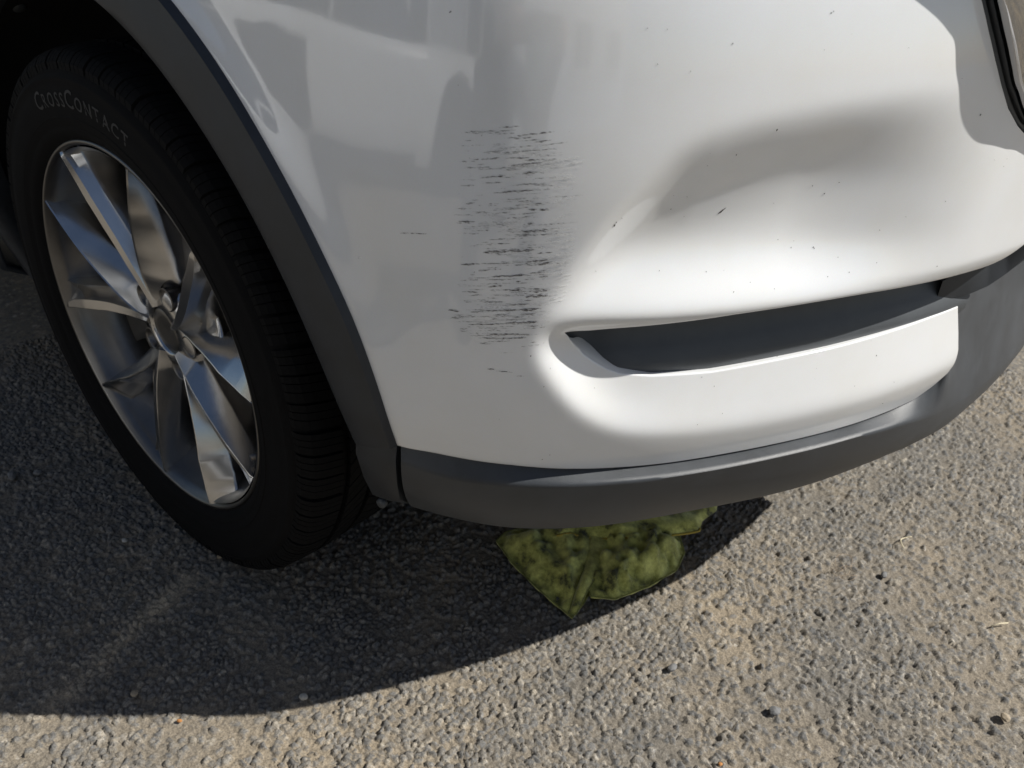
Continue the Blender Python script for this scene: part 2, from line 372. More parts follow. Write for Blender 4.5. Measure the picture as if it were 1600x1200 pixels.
def cladding():
    A = [(.0735,.4195,-.006),(.129,.4165,-.006),(.197,.4145,-.006),(.25,.4105,-.006),(.305,.4085,-.006),(.371,.4055,-.006),(.441,.4035,-.006),(.525,.4025,-.006),(.623,.4005,-.006),(.69,.399,-.006),(.727,.403,-.006),(.757,.414,-.008),(.774,.43,-.010),(.774,.463,-.014),(.767,.485,-.020),(.754,.513,-.030),(.770,.530,-.042),(.82,.520,-.046),(.88,.506,-.045),(UC,.50,-.045)]
    B = [(.079,.400,.010),(.133,.396,.0125),(.198,.398,.0135),(.25,.400,.015),(.302,.402,.016),(.365,.401,.016),(.432,.400,.016),(.513,.399,.016),(.607,.3985,.0165),(.672,.391,.018),(.712,.386,.019),(.742,.380,.0195),(.765,.376,.02),(.785,.372,.02),(.803,.369,.02),(.82,.367,.02),(.84,.365,.02),(.865,.363,.02),(.89,.362,.02),(UC,.362,.02)]
    Cq = [(.070,.309,.0),(.134,.308,.0),(.198,.304,.0),(.252,.303,.0),(.306,.302,.0),(.37,.302,.0),(.44,.301,.0),(.525,.297,.002),(.615,.293,.004),(.68,.291,.006),(.72,.290,.008),(.748,.289,.010),(.77,.288,.011),(.79,.287,.013),(.808,.286,.015),(.825,.286,.016),(.845,.286,.018),(.868,.286,.020),(.892,.286,.02),(UC,.286,.02)]
    def dens(P, n=8):
        P = np.array(P); t = np.arange(len(P)); g = np.linspace(0, len(P)-1, (len(P)-1)*n+1); return np.stack([np.interp(g, t, P[:, i]) for i in range(3)], 1)
    A, B, Cq = dens(A), dens(B), dens(Cq)
    P3 = lambda Q: pt(Q[:, 0], Q[:, 1], Q[:, 2])
    a, b, c = P3(A), P3(B), P3(Cq)
    rows = [a+np.array([-.006, .016, -.004]), a]
    for k in (.25, .5, .75, .90): rows.append(a+(b-a)*k)
    n3 = b-c                                            # rounded shoulder, then the slightly bowed face
    def bez(k):
        Q = B+(Cq-B)*k; Q = Q.copy(); Q[:, 2] += .006*math.sin(math.pi*k); return P3(Q)
    rows.append(.88*(a+(b-a)*1.0)+.12*bez(.12)); 
    rows += [bez(k) for k in (.05, .14, .3, .5, .7, .85, .95)]
    rows.append(c); r1 = Cq.copy(); r1[:, 1] -= .004; r1[:, 2] -= .008; rows.append(P3(r1)); r2 = Cq.copy(); r2[:, 1] += .004; r2[:, 2] -= .06; rows.append(P3(r2)); fl = P3(r2); fl = fl+(np.array([.2, YC, .30])-fl)*.92; fl[:, 2] = .30; rows.append(fl)
    G = np.stack(rows, 1)
    for _ in range(3): G[1:-1] = .25*G[:-2]+.5*G[1:-1]+.25*G[2:]
    cap = G[0].copy(); cap += np.array([-.003, .02, 0]); G = np.concatenate([cap[None], G], 0)
    mb = MB(); mb.grid(G); o = mb.build('bumper_cladding', M_clad, car); autosmooth(o, 55); return o
cladding()
def slot():
    us = np.linspace(.215, .775, 90); prof = [(.586, -.020), (.582, -.032), (.574, -.039), (.564, -.043), (.550, -.042), (.536, -.034), (.524, -.0225), (.508, -.0215), (.496, -.026)]
    G = np.array([[pt(u, z+.004*sm(.3, .7, u), (e-.003)*sm(.205, .275, u)-.004-.012*(1-sm(.24, .30, u)) + .004*sm(.55, .74, u)*(1 if z < .545 else 0)) for z, e in prof] for u in us])
    mb = MB(); mb.grid(G); mb.build('slot_insert', M_slot, car)
    # grey bracket that closes the slot's inner end and runs on under the white lip
    t = [(.715, .555, -.036), (.740, .568, -.030), (.760, .568, -.027), (.780, .568, -.024), (.800, .579, -.018), (.812, .596, -.008), (.85, .603, -.008), (UC, .604, -.008)]; b = [(.715, .530, -.034), (.742, .532, -.028), (.762, .535, -.022), (.785, .542, -.016), (.805, .556, -.010), (.822, .577, -.003), (.86, .588, -.003), (UC, .590, -.003)]
    g = np.linspace(0, 7, 70); t = np.array(t); b = np.array(b); ip = lambda P: np.stack([np.interp(g, range(8), P[:, i]) for i in range(3)], 1)
    t, b = ip(t), ip(b); rows = [pt(t[:, 0], t[:, 1]+.004, t[:, 2]-.03)]+[pt(*(t+(b-t)*k).T) for k in (0, .3, .6, .9, 1)]+[pt(b[:, 0], b[:, 1]-.004, b[:, 2]-.004), pt(b[:, 0], b[:, 1]-.004, b[:, 2]-.04)]
    mb = MB(); mb.grid(np.stack(rows, 1)); autosmooth(mb.build('slot_bracket', M_plastic, car), 40)
    us = np.linspace(.69, UC, 30); mb = MB(); mb.grid(np.array([[pt(u, z, -.10+.06*sm(.50, .45, z)*0) for z in (.40, .48, .56, .64, .70)] for u in us])); mb.build('lower_grille', M_slot, car)
    mb = MB()
    for z in (.525, .555, .585):
        us = np.linspace(.76, UC, 24); mb.grid(np.array([[pt(u, z-.004, -.098), pt(u, z-.004, -.07), pt(u, z+.004, -.07), pt(u, z+.004, -.098)] for u in us]))
    mb.build('grille_bar', M_slot, car, False)
slot()
def wing_trim():
    TL = np.array([(.30,.885),(.45,.870),(.566,.845),(.574,.836),(.59,.815),(.609,.792),(.627,.772),(.65,.75),(.675,.733),(.689,.726),(.75,.70),(.82,.688),(UC,.682)])
    TR = np.array([(.30,.900),(.45,.885),(.574,.852),(.584,.836),(.602,.813),(.622,.790),(.640,.770),(.661,.752),(.682,.7365),(.695,.731),(.755,.708),(.823,.696),(UC,.690)])
    g = np.linspace(0, 12, 145); ip = lambda P: np.stack(smoothcurve(np.arange(13.), P[:, 0], .25)[1:2]+smoothcurve(np.arange(13.), P[:, 1], .25)[1:2], 1)
    L_, R_ = ip(TL)[::4], ip(TR)[::4]
    d = R_-L_; d /= np.linalg.norm(d, axis=1)[:, None]
    def q(P, off, e): Q = P+d*off; return pt(Q[:, 0], Q[:, 1], np.zeros(len(Q))+e)
    rows = [q(L_, .002, -.03), q(L_, .001, -.006), q(L_, .003, -.003), q(R_, -.003, -.002), q(R_, -.0005, -.004), q(R_, .001, -.03)]
    mb = MB(); mb.grid(np.stack(rows, 1)); mb.build('grille_surround', M_slot, car)
    pz = np.interp(R_[:, 0], [.30, .42, .50, .57, .64, .70], [.10, .35, .75, .85, .62, .45])
    rows = [q(R_, o_, -.03 if e_ < -.02 else .004+(e_-.004)*pz) for o_, e_ in ((.0015, -.03), (.0015, .004), (.004, .016), (.010, .027), (.020, .034), (.034, .036), (.050, .032), (.062, .022), (.068, .005), (.070, -.03))]
    mb = MB(); mb.grid(np.stack(rows, 1)); mb.build('chrome_wing', M_chrome, car)
    # grille mesh and headlamp above, out of the photo's frame
    mb = MB(); us = np.linspace(.66, UC, 24); mb.grid(np.array([[pt(u, z, -.03-.05*sm(.75, .95, z)) for z in (.74, .80, .87, .95)] for u in us])); mb.build('grille_panel', M_gloss, car)
    mb = MB(); us = np.linspace(.10, .60, 30); mb.grid(np.array([[pt(u, z, float(np.interp(z, [.86, .875, .91, .935], [-.004, -.012, -.036, -.066]))) for z in np.linspace(.915-.045*s0, .920+.012*s0, 6)] for u, s0 in zip(us, np.sin(np.linspace(0, 1, 30)*math.pi))])); mb.build('headlamp', M_lamp, car)
wing_trim()

# wheel housing
def liner():
    th = np.linspace(rad(7), rad(200), 60)
    G = np.array([[(r*math.cos(t), y, .369+r*math.sin(t)) for r, y in ((.430, .022), (.440, .035), (.446, .10), (.446, .30), (.40, .335), (.25, .34))] for t in th])
    mb = MB(); mb.grid(G); o = mb.build('fender_liner', M_dark, car)
    for a in (128, 112, 96, 60):
        mb = MB(); n = Vector((math.cos(rad(a)), 0, math.sin(rad(a)))); c = Vector((0, .055, .369))+n*.444
        mb.tube([c, c-n*.003, c-n*.005], [.009, .009, .003], 12); mb.build('liner_clip', M_slot, o)
    # inner wall of the bay and suspension strut in the dark
    mb = MB(); mb.box((0, .345, .60), (.84, .01, .52)); mb.build('inner_wall', M_dark, car, False)
liner()

# ------------------------------------------------------------ wheel
RZ = .356; WY = .115
def rev(profile, n=160, arc=(0, 2*math.pi), closed=True):
    th = np.linspace(arc[0], arc[1], n, endpoint=not closed)
    return np.array([[(r*math.cos(t), y, RZ+r*math.sin(t)) for y, r in profile] for t in th])
SW = [(.010,.2500),(.003,.2560),(.000,.2600),(-.004,.2640),(-.0065,.272),(-.0062,.2735),(-.0085,.276),(-.0088,.290),(-.0108,.300),(-.0100,.312),(-.0075,.3235),(-.0085,.3250),(-.0075,.3275),(-.0045,.3320),(.0000,.3405),(.0045,.3475)]
sw_y = lambda r: float(np.interp(r, [p[1] for p in SW], [p[0] for p in SW]))
def tyre():
    inner = [(.012,.3500),(.030,.3530),(.115,.3545),(.200,.3530),(.218,.350)]
    prof = SW+inner+[(2*WY-y, r) for y, r in SW[::-1]]
    G = rev(prof, 180); G[..., 2] = np.maximum(G[..., 2], .001)
    mb = MB(); mb.grid(G, True, False); t = mb.build('tyre', M_rubber, car)
    # tread: shoulder blocks with sipes, then three ribs of slanted blocks
    V = []; F = []
    def block(a0, a1, prof, slant=0.0, zig=0):
        # prof: list of (y, r) across; slant: radians shift over the width
        o = len(V); y0 = prof[0][0]; y1 = prof[-1][0]
        for a in (a0, a1):
            for y, r in prof:
                s = slant*(y-y0)/(y1-y0) if y1 != y0 else 0
                for rr in (r, r-.009):
                    V.append((rr*math.cos(a+s), y, max(.0006, RZ+rr*math.sin(a+s))))
        n = len(prof)
        ix = lambda e, i, b: o+(e*n+i)*2+b
        for i in range(n-1):
            F.append((ix(0,i,0), ix(1,i,0), ix(1,i+1,0), ix(0,i+1,0)))
            F.append((ix(0,i,0), ix(0,i+1,0), ix(0,i+1,1), ix(0,i,1))); F.append((ix(1,i,0), ix(1,i,1), ix(1,i+1,1), ix(1,i+1,0)))
        for i in (0, n-1): F.append((ix(0,i,0), ix(0,i,1), ix(1,i,1), ix(1,i,0)))
    n = 66; st = 2*math.pi/n
    sh = [(-.0035,.3425),(.001,.3490),(.0065,.3540),(.016,.3572),(.030,.3590),(.044,.3600)]
    for mir in (0, 1):
        P = sh if not mir else [(2*WY-y, r) for y, r in sh][::-1]
        for k in range(n):
            a = k*st+random.uniform(-.002, .002); w = st*(.90 if k % 3 else .82)
            m1 = .36+.04*random.random()
            block(a, a+w*m1, P, -.03 if not mir else .03); block(a+w*(m1+.035), a+w*(m1*1.9), P, -.03 if not mir else .03); block(a+w*(m1*1.9+.035), a+w, P, -.03 if not mir else .03)
    for (y0, y1, nn, sl) in ((.053, .084, 60, .07), (.092, .138, 54, -.09), (.146, .177, 60, .07)):
        s2 = 2*math.pi/nn
        for k in range(nn):
            a = k*s2; 
            block(a, a+s2*.44, [(y0, .3606), ((y0+y1)/2, .361), (y1, .3606)], sl); block(a+s2*.475, a+s2*.91, [(y0, .3606), ((y0+y1)/2, .361), (y1, .3606)], sl)
    tr = link('tread', mesh(V, F), M_rubber, t, False)
    # raised lettering round the sidewall
    V = []; F = []
    word = 'CROSSCONTACT'; big = {0, 5}
    adv = []; meshes = []
    for i, ch in enumerate(word):
        cu = bpy.data.curves.new('glyph', 'FONT'); cu.body = ch; cu.size = .0290 if i in big else .0222; cu.resolution_u = 3; cu.offset = .0002
        ob = bpy.data.objects.new('glyph', cu); COL.objects.link(ob); dg = bpy.context.evaluated_depsgraph_get(); me = bpy.data.meshes.new_from_object(ob.evaluated_get(dg))
        co = np.array([v.co for v in me.vertices]); fs = [tuple(p.vertices) for p in me.polygons]
        COL.objects.unlink(ob); bpy.data.objects.remove(ob); bpy.data.curves.remove(cu); bpy.data.meshes.remove(me)
        x0 = co[:, 0].min(); co[:, 0] -= x0; meshes.append((co, fs)); adv.append(co[:, 0].max())
    tot = rad(112.5-70.0)*.303; gap = (tot-sum(adv))/(len(word)-1); x = 0
    for (co, fs), w in zip(meshes, adv):
        o = len(V)
        for c in co:
            r = .2955+c[1]; a = rad(112.5)-(x+c[0])/.303
            V.append((r*math.cos(a), sw_y(r)-.0007, RZ+r*math.sin(a)))
        F += [tuple(o+i for i in f) for f in fs]; x += w+gap
    link('sidewall_lettering', mesh(V, F), M_letter, t, False)
    # fine ribs on the sidewall
    mb = MB()
    for r0 in (.3330, .2835):
        mb.grid(rev([(sw_y(r0)+.0004, r0-.0014), (sw_y(r0)-.0010, r0), (sw_y(r0+.0014)+.0004, r0+.0014)], 160), True, False)
    mb.build('sidewall_rib', M_rubber, t)
    return t
tyre()
def rim():
    barrel = [(.006,.2490),(.0015,.2515),(.0005,.2540),(.002,.2560),(.006,.2575)]
    barrel_in = [(.004,.2475),(.010,.2425),(.016,.2410),(.030,.2390),(.040,.2300),(.060,.2240),(.110,.2190),(.170,.2250),(.205,.2400)]
    mb = MB(); mb.grid(rev(barrel, 160), True, False); w = mb.build('wheel_rim', M_alloyb, car)
    mb = MB(); mb.grid(rev(barrel_in, 120), True, False); mb.build('rim_barrel', M_alloyb, w)
    HY = .030
    def P(r, a, y): return Vector((r*math.cos(rad(a)), y, RZ+r*math.sin(rad(a))))
    def arm(path, name):
        # path: (r, ridge angle, half width clockwise, half width anticlockwise, y of ridge, ridge height, flat)
        n = len(path); g = np.linspace(0, n-1, (n-1)*5+1); Q = np.array(path); Q = np.stack([np.interp(g, range(n), Q[:, i]) for i in range(Q.shape[1])], 1)
        cen = [P(q[0], q[1], 0) for q in Q]; rows = []
        for i, q in enumerate(Q):
            t = (cen[min(i+1, len(cen)-1)]-cen[max(i-1, 0)]).normalized(); s = Vector((t.z, 0, -t.x))          # s: clockwise side
            c = cen[i]; y = q[4]; h = q[5]; wc, wa, fl = q[2], q[3], q[6]
            Y = lambda v: Vector((0, v, 0))
            row = [c-s*(wa*.9)+Y(y+h+.040), c-s*wa+Y(y+h+.003), c-s*(wa*.96)+Y(y+h), c-s*.0010+Y(y+.0006), c+Y(y), c+s*fl+Y(y+.0022)]
            if name == 'blade': row += [c+s*(fl+.0022)+Y(y+.0085), c+s*(fl+(wc-fl)*.5)+Y(y+h*.95), c+s*(wc-.0035)+Y(y+h*.60), c+s*(wc-.0005)+Y(y+h*.46), c+s*(wc+.0012)+Y(y+h*.64+.002), c+s*(wc*.94)+Y(y+h+.040)]
            else: row += [c+s*(fl+.0012)+Y(y+.0012), c+s*(wc*.5)+Y(y+h*.36), c+s*(wc*.97)+Y(y+h*.9), c+s*wc+Y(y+h*.9+.003), c+s*(wc*.9)+Y(y+h+.040), c+s*(wc*.9)+Y(y+h+.041)]
            rows.append([tuple(v) for v in row])
        mb = MB(); mb.grid(np.array(rows)); mb.poly(rows[0]); mb.poly(rows[-1])
        return autosmooth(mb.build('spoke', M_alloy, w), 24)
    for k in range(5):
        h = 105.5-72*k
        # straight blade
        arm([(.036,h-3,.012,.022,HY-.004,.018,.003),(.060,h+1,.024,.021,HY-.008,.024,.008),(.095,h+4.5,.032,.016,HY-.014,.028,.011),(.150,h+8.8,.032,.010,.009,.029,.013),(.185,h+10.6,.032,.008,.005,.027,.013),(.215,h+11.7,.034,.006,.003,.024,.011),(.244,h+12.8,.042,.003,.001,.018,.006),(.2495,h+13.0,.045,.002,.002,.014,.003)], 'blade')
        # swept blade, joining it near the hub
        arm([(.046,h-4,.024,.008,HY-.002,.026,.001),(.085,h-12,.036,.009,HY-.010,.034,.001),(.120,h-18,.030,.012,.014,.038,.001),(.180,h-25.0,.016,.022,.005,.034,.001),(.226,h-28.0,.008,.036,.002,.026,.001),(.2495,h-29.0,.004,.045,.001,.018,.0005)], 'swept')
        # webbed floor of the V between the two blades
        mb = MB(); rows = []
        for r in np.linspace(.045, .150, 9):
            a0 = h+np.interp(r, [.045, .085, .15], [0, 3, 8]); a1 = h-np.interp(r, [.046, .095, .13, .15], [4, 13, 19, 21])
            rows.append([tuple(P(r-.012*math.sin(math.pi*s)*sm(.12, .15, r), a0+(a1-a0)*s, HY+.004+.010*math.sin(math.pi*s))) for s in np.linspace(0, 1, 7)])
        mb.grid(np.array(rows)); e = np.array(rows[-1]); mb.grid(np.stack([e, e+np.array([0, .004, 0]), e+np.array([0, .03, 0])], 1)); mb.build('spoke_web', M_alloy, w)
    # hub: a shallow dish with pockets for the nuts, and the centre cap
    mb = MB(); mb.grid(rev([(HY+.05,.070),(HY+.016,.069),(HY+.009,.064),(HY+.004,.050),(HY+.001,.036),(HY+.003,.0335),(HY+.010,.0325)], 80), True, False); mb.build('hub_dish', M_alloy, w)
    mb = MB(); mb.grid(rev([(HY+.010,.0325),(HY+.0060,.0320),(HY+.0040,.0300),(HY+.0045,.020),(HY+.0052,.0005)], 64), True, False); cap = mb.build('centre_cap', M_alloyb, w)
    for k in range(5):
        a = 105.5-72*k+36; c = P(.0572, a, 0)
        mb = MB(); th = np.linspace(0, 2*math.pi, 24, endpoint=False)
        mb.grid(np.array([[(c.x+r*math.cos(t), HY+y, c.z+r*math.sin(t)) for r, y in ((.0165, .0035), (.0150, .0025), (.0138, .005), (.013, .030), (.001, .031))] for t in th]), True, False); mb.build('nut_pocket', M_alloyb, w)
        mb = MB(); th = np.linspace(0, 2*math.pi, 6, endpoint=False)
        mb.grid(np.array([[(c.x+r*math.cos(t), HY+y, c.z+r*math.sin(t)) for r, y in ((.0098, .031), (.0098, .012), (.0075, .009), (.0005, .0085))] for t in th]), True, False); mb.build('lug_nut', M_steel, w, False)
    mb = MB(); mb.tube([P(.236, -22, .035), P(.232, -22, .018), P(.230, -22, .010)], [.005, .005, .004], 12); mb.build('valve_stem', M_steel, w)
    mb = MB()
    for a in (30, 48, 62, 88, -18): 
        mb.box(P(.2575, a, -.001), (.010, .004, .002), Matrix.Rotation(-rad(a-90), 3, 'Y'))
    # brake disc and caliper in the shadow behind
    mb = MB(); mb.grid(rev([(.055,.07),(.055,.085),(.062,.09),(.062,.158),(.085,.158),(.085,.09)], 80), True, False); mb.build('brake_disc', M_steel, car)
    mb = MB(); G = np.array([[(r*math.cos(rad(a)), y, RZ+r*math.sin(rad(a))) for r, y in ((.105, .052), (.165, .050), (.182, .065), (.182, .11), (.105, .11))] for a in np.linspace(150, 210, 10)]); mb.grid(G); mb.poly(G[0]); mb.poly(G[-1]); mb.build('brake_caliper', M_caliper, car)
    mb = MB(); mb.tube([(0, .09, RZ), (0, .34, RZ)], .045, 16); mb.tube([(.0, .20, RZ+.05), (-.02, .30, RZ+.40)], .03, 12); mb.build('suspension_strut', M_dark, car)
rim()

def rear_wheel():
    for o in [c for c in car.children if c.name in ('tyre', 'wheel_rim', 'brake_disc')]:
        c = o.copy(); COL.objects.link(c); c.parent = car; c.matrix_parent_inverse = o.matrix_parent_inverse.copy(); c.location = o.location+Vector((-2.72, .01, 0))
        for ch in o.children:
            d = ch.copy(); COL.objects.link(d); d.parent = c; d.matrix_parent_inverse = ch.matrix_parent_inverse.copy()
rear_wheel()
# ------------------------------------------------------------ scuffs, chips and specks on the bumper's paint
def marks():
    def strk(name, col, rough, thr, sc):
        mt, nt, p = newmat(name); p.inputs['Base Color'].default_value = (*col, 1); p.inputs['Roughness'].default_value = rough
        uv = N(nt, 'ShaderNodeUVMap'); mp = N(nt, 'ShaderNodeMapping'); mp.inputs['Scale'].default_value = sc
        no = N(nt, 'ShaderNodeTexNoise', Scale=1.0, Detail=5.0, Roughness=.7); r = N(nt, 'ShaderNodeValToRGB'); r.color_ramp.elements[0].position = thr-.05; r.color_ramp.elements[1].position = thr+.06
        nt.links.new(uv.outputs[0], mp.inputs[0]); nt.links.new(mp.outputs[0], no.inputs['Vector']); nt.links.new(no.outputs['Fac'], r.inputs[0]); nt.links.new(r.outputs[0], p.inputs['Alpha'])
        return mt
    MD = strk('rubbed_off_black', (.07, .06, .055), .6, .50, (260, 1500, 1)); MWH = strk('scuffed_white', (.86, .86, .85), .5, .50, (120, 1100, 1)); MF = strk('fine_hairline', (.08, .075, .07), .6, .56, (200, 1900, 1))
    SCR=[(0.1799,0.7372,0.2105,0.7426,4),(0.1956,0.7340,0.2084,0.7361,5),(0.1679,0.7424,0.1838,0.7445,3),(0.1768,0.7152,0.1964,0.7187,4),(0.1891,0.7205,0.2139,0.7229,3),(0.1533,0.7139,0.1587,0.7150,3),(0.1557,0.7042,0.1755,0.7078,4),(0.1663,0.6939,0.1916,0.6974,4),(0.1747,0.7206,0.1889,0.7227,2),(0.1454,0.6829,0.1528,0.6845,3),(0.1640,0.6850,0.1713,0.6861,3),(0.1418,0.6781,0.1455,0.6786,4),(0.1512,0.6774,0.1662,0.6781,2),(0.1717,0.6786,0.1809,0.6798,2),(0.1935,0.6832,0.2118,0.6839,4),(0.1401,0.6682,0.1534,0.6694,3),(0.1907,0.6707,0.1998,0.6724,4),(0.1704,0.6690,0.1777,0.6700,2),(0.1510,0.6591,0.1576,0.6606,3),(0.1911,0.6650,0.2112,0.6679,5),(0.1903,0.6618,0.1967,0.6635,7),(0.1719,0.6569,0.1803,0.6583,3),(0.1702,0.6530,0.1824,0.6545,2),(0.1601,0.6448,0.2033,0.6506,6),(0.1432,0.6321,0.1586,0.6345,6),(0.1586,0.6349,0.1871,0.6382,2),(0.1844,0.6358,0.1929,0.6371,2),(0.1965,0.6398,0.2152,0.6433,6),(0.2061,0.6384,0.2154,0.6409,5),(0.1859,0.6271,0.1963,0.6292,7),(0.1872,0.6216,0.1938,0.6232,4),(0.2065,0.6323,0.2122,0.6337,5),(0.2069,0.6272,0.2145,0.6287,5),(0.1663,0.6154,0.1807,0.6179,4),(0.1449,0.6081,0.1597,0.6097,3),(0.1676,0.6081,0.1850,0.6095,2),(0.1838,0.6132,0.1944,0.6149,3),(0.2031,0.6139,0.2174,0.6164,7),(0.1967,0.6088,0.2159,0.6116,7),(0.1969,0.6056,0.2046,0.6068,3),(0.1519,0.6057,0.1617,0.6074,3),(0.1330,0.5891,0.1433,0.5895,5),(0.1524,0.5902,0.1643,0.5925,4),(0.1613,0.5926,0.2091,0.5989,4),(0.1956,0.5968,0.2091,0.5984,7),(0.1939,0.5922,0.2075,0.5943,4),(0.1455,0.5803,0.1566,0.5815,3),(0.1506,0.5781,0.1885,0.5834,3),(0.1825,0.5833,0.2100,0.5863,5),(0.1729,0.5772,0.1768,0.5781,2),(0.1671,0.5707,0.2030,0.5740,3),(0.1601,0.5660,0.2012,0.5706,3),(0.1603,0.5606,0.1715,0.5616,2),(0.1684,0.5352,0.1767,0.5352,5),(0.1768,0.5342,0.1913,0.5342,3),(0.1915,0.5305,0.2019,0.5309,2),(0.1425,0.5722,0.1507,0.5740,2),(0.0902,0.6504,0.1165,0.6543,2)]
    class St:
        def __init__(s): s.V=[]; s.F=[]; s.uv=[]
        def add(s, u0, z0, u1, z1, w, e=.0004):
            n = max(3, int((u1-u0)/.002)+2); o = len(s.V); ss = np.linspace(0, 1, n); tap = np.minimum(1, np.minimum(ss, 1-ss)*n/3.0+.15)*(1+.35*rng.normal(size=n)).clip(.3, 1.6)
            u = u0+(u1-u0)*ss; z = z0+(z1-z0)*ss+rng.normal(size=n)*w*.12
            for sg in (-1, 1):
                P = skin(u, z+sg*w*.5*tap, e)
                for p, a, b in zip(P, u, z+sg*w*.5*tap): s.V.append(tuple(p)); s.uv.append((a, b))
            for i in range(n-1): s.F.append((o+i, o+i+1, o+n+i+1, o+n+i))
        def build(s, name, mat):
            me = mesh(s.V, s.F); l = me.uv_layers.new(name='UVMap'); 
            for lp in me.loops: l.data[lp.index].uv = s.uv[lp.vertex_index]
            o = link(name, me, mat, front_bumper); o['kind'] = 'stuff'; return o
    A = St(); B = St(); H = St()
    for u0, z0, u1, z1, w in SCR: A.add(u0, z0, u1, z1, (.00028*w+.00018)*float(np.interp(z0, [.66, .72], [1, .75])))
    for _ in range(150):
        u = rng.choice([rng.normal(.205, .010), rng.normal(.19, .02), rng.uniform(.14, .21)]); z = rng.uniform(.565, .735) if rng.random() < .85 else rng.uniform(.53, .75)
        if u > .217-.25*max(0, .60-z) or u < .13: continue
        L = rng.gamma(2.2, .0048); A.add(u-L/2, z, min(u+L/2, .221), z+L*.14, rng.choice([.00035, .0005, .0007, .0011], p=[.45, .3, .2, .05]))
    for _ in range(150):
        u = rng.uniform(.135, .20); z = rng.uniform(.56, .74); L = rng.gamma(3, .006); H.add(u, z, u+L, z+L*.13, .0009)
    for _ in range(110):
        u = rng.normal(.222, .006); z = rng.uniform(.60, .725); L = rng.gamma(2.5, .004)
        B.add(u-L/2, z, min(u+L/2, .236), z+L*.12, rng.choice([.0006, .0012, .0025], p=[.5, .35, .15]), .0003)
    for u, z, L in ((.211,.7085,.02),(.214,.691,.012),(.215,.677,.010),(.218,.647,.013),(.215,.639,.013),(.05,.62,.004)): B.add(u, z, u+L, z+.002, .0028, .0003)
    MZ = strk('rubbed_paint_haze', (.60, .60, .60), .55, .52, (60, 420, 1)); HZ = St()
    zr = MZ.node_tree.nodes; rr_ = [n_ for n_ in zr if n_.type == 'VALTORGB'][0]; rr_.color_ramp.elements[0].position = .40; rr_.color_ramp.elements[1].position = .80; rr_.color_ramp.elements[1].color = (.42, .42, .42, 1)
    for _ in range(28):
        u = rng.normal(.200, .016); z = rng.uniform(.565, .735); L = rng.gamma(4, .007); HZ.add(u-L/2, z, min(u+L/2, .222), z+L*.13, rng.uniform(.002, .007), .0002)
    HZ.build('rubbed_haze', MZ)
    A.build('scuff_streaks', MD); H.build('scuff_hairlines', MF); B.build('paint_scuffs', MWH)
    # stone chips and tar specks
    SPK = [(0.393,0.744,3),(0.364,0.724,2),(0.266,0.67,3),(0.267,0.673,2),(0.478,0.68,2),(0.365,0.619,1.5),(0.319,0.622,1.5),(0.462,0.688,1.5),(0.517,0.608,1.5),(0.479,0.631,2),(0.613,0.747,3),(0.421,0.827,2),(0.423,0.828,1.5),(0.34,0.806,1.5),(0.34,0.716,1),(0.321,0.676,1.5),(0.333,0.687,1),(0.409,0.608,1),(0.434,0.601,1.5),(0.44,0.64,1),(0.455,0.632,1.5),(0.48,0.63,1.5),(0.493,0.606,1.5),(0.624,0.604,1.5),(0.609,0.669,1.5),(0.489,0.69,1.5),(0.433,0.519,1.8),(0.404,0.519,1.5),(0.61,0.495,2),(0.471,0.517,1.5),(0.385,0.507,1.5),(0.206,0.552,2.2),(0.22,0.52,1.5),(0.271,0.509,1),(0.227,0.427,1.5),(0.234,0.434,1.8),(0.127,0.816,2.2),(0.287,0.814,1.2),(0.309,0.787,1.2),(0.546,0.644,1.2),(0.391,0.602,1.5),(0.4,0.496,1.2),(0.647,0.426,1.5),(0.57,0.656,1)]
    V = []; F = []
    def chip(u, z, d, el=1.0, ang=0):
        o = len(V); n = 7; c = skin(np.array([u]), np.array([z]), .0003)[0]; V.append(tuple(skin(np.array([u]), np.array([z]), .0007)[0]))
        for k in range(n):
            t = 2*math.pi*k/n; r = d/2*random.uniform(.6, 1.25); a, b = r*el*math.cos(t), r*math.sin(t)/el
            V.append(tuple(skin(np.array([u+a*math.cos(ang)-b*math.sin(ang)]), np.array([z+a*math.sin(ang)+b*math.cos(ang)]), .0002)[0]))
        for k in range(n): F.append((o, o+1+k, o+1+(k+1) % n))
    for u, z, d in SPK: chip(u, z, d*.00062, random.uniform(1, 1.5), random.uniform(.6, 1.6))
    chip(.373, .670, .0034, 2.0, .75); chip(.376, .6725, .0018, 2.2, .7)
    for _ in range(45): chip(rng.uniform(.10, .72), rng.uniform(.44, .83), rng.choice([.0004, .0005, .0007]), 1.2, rng.uniform(0, 3))
    o = link('paint_chips', mesh(V, F), simple('tar_speck', (.03, .025, .02), .6), front_bumper); o['kind'] = 'stuff'
marks()

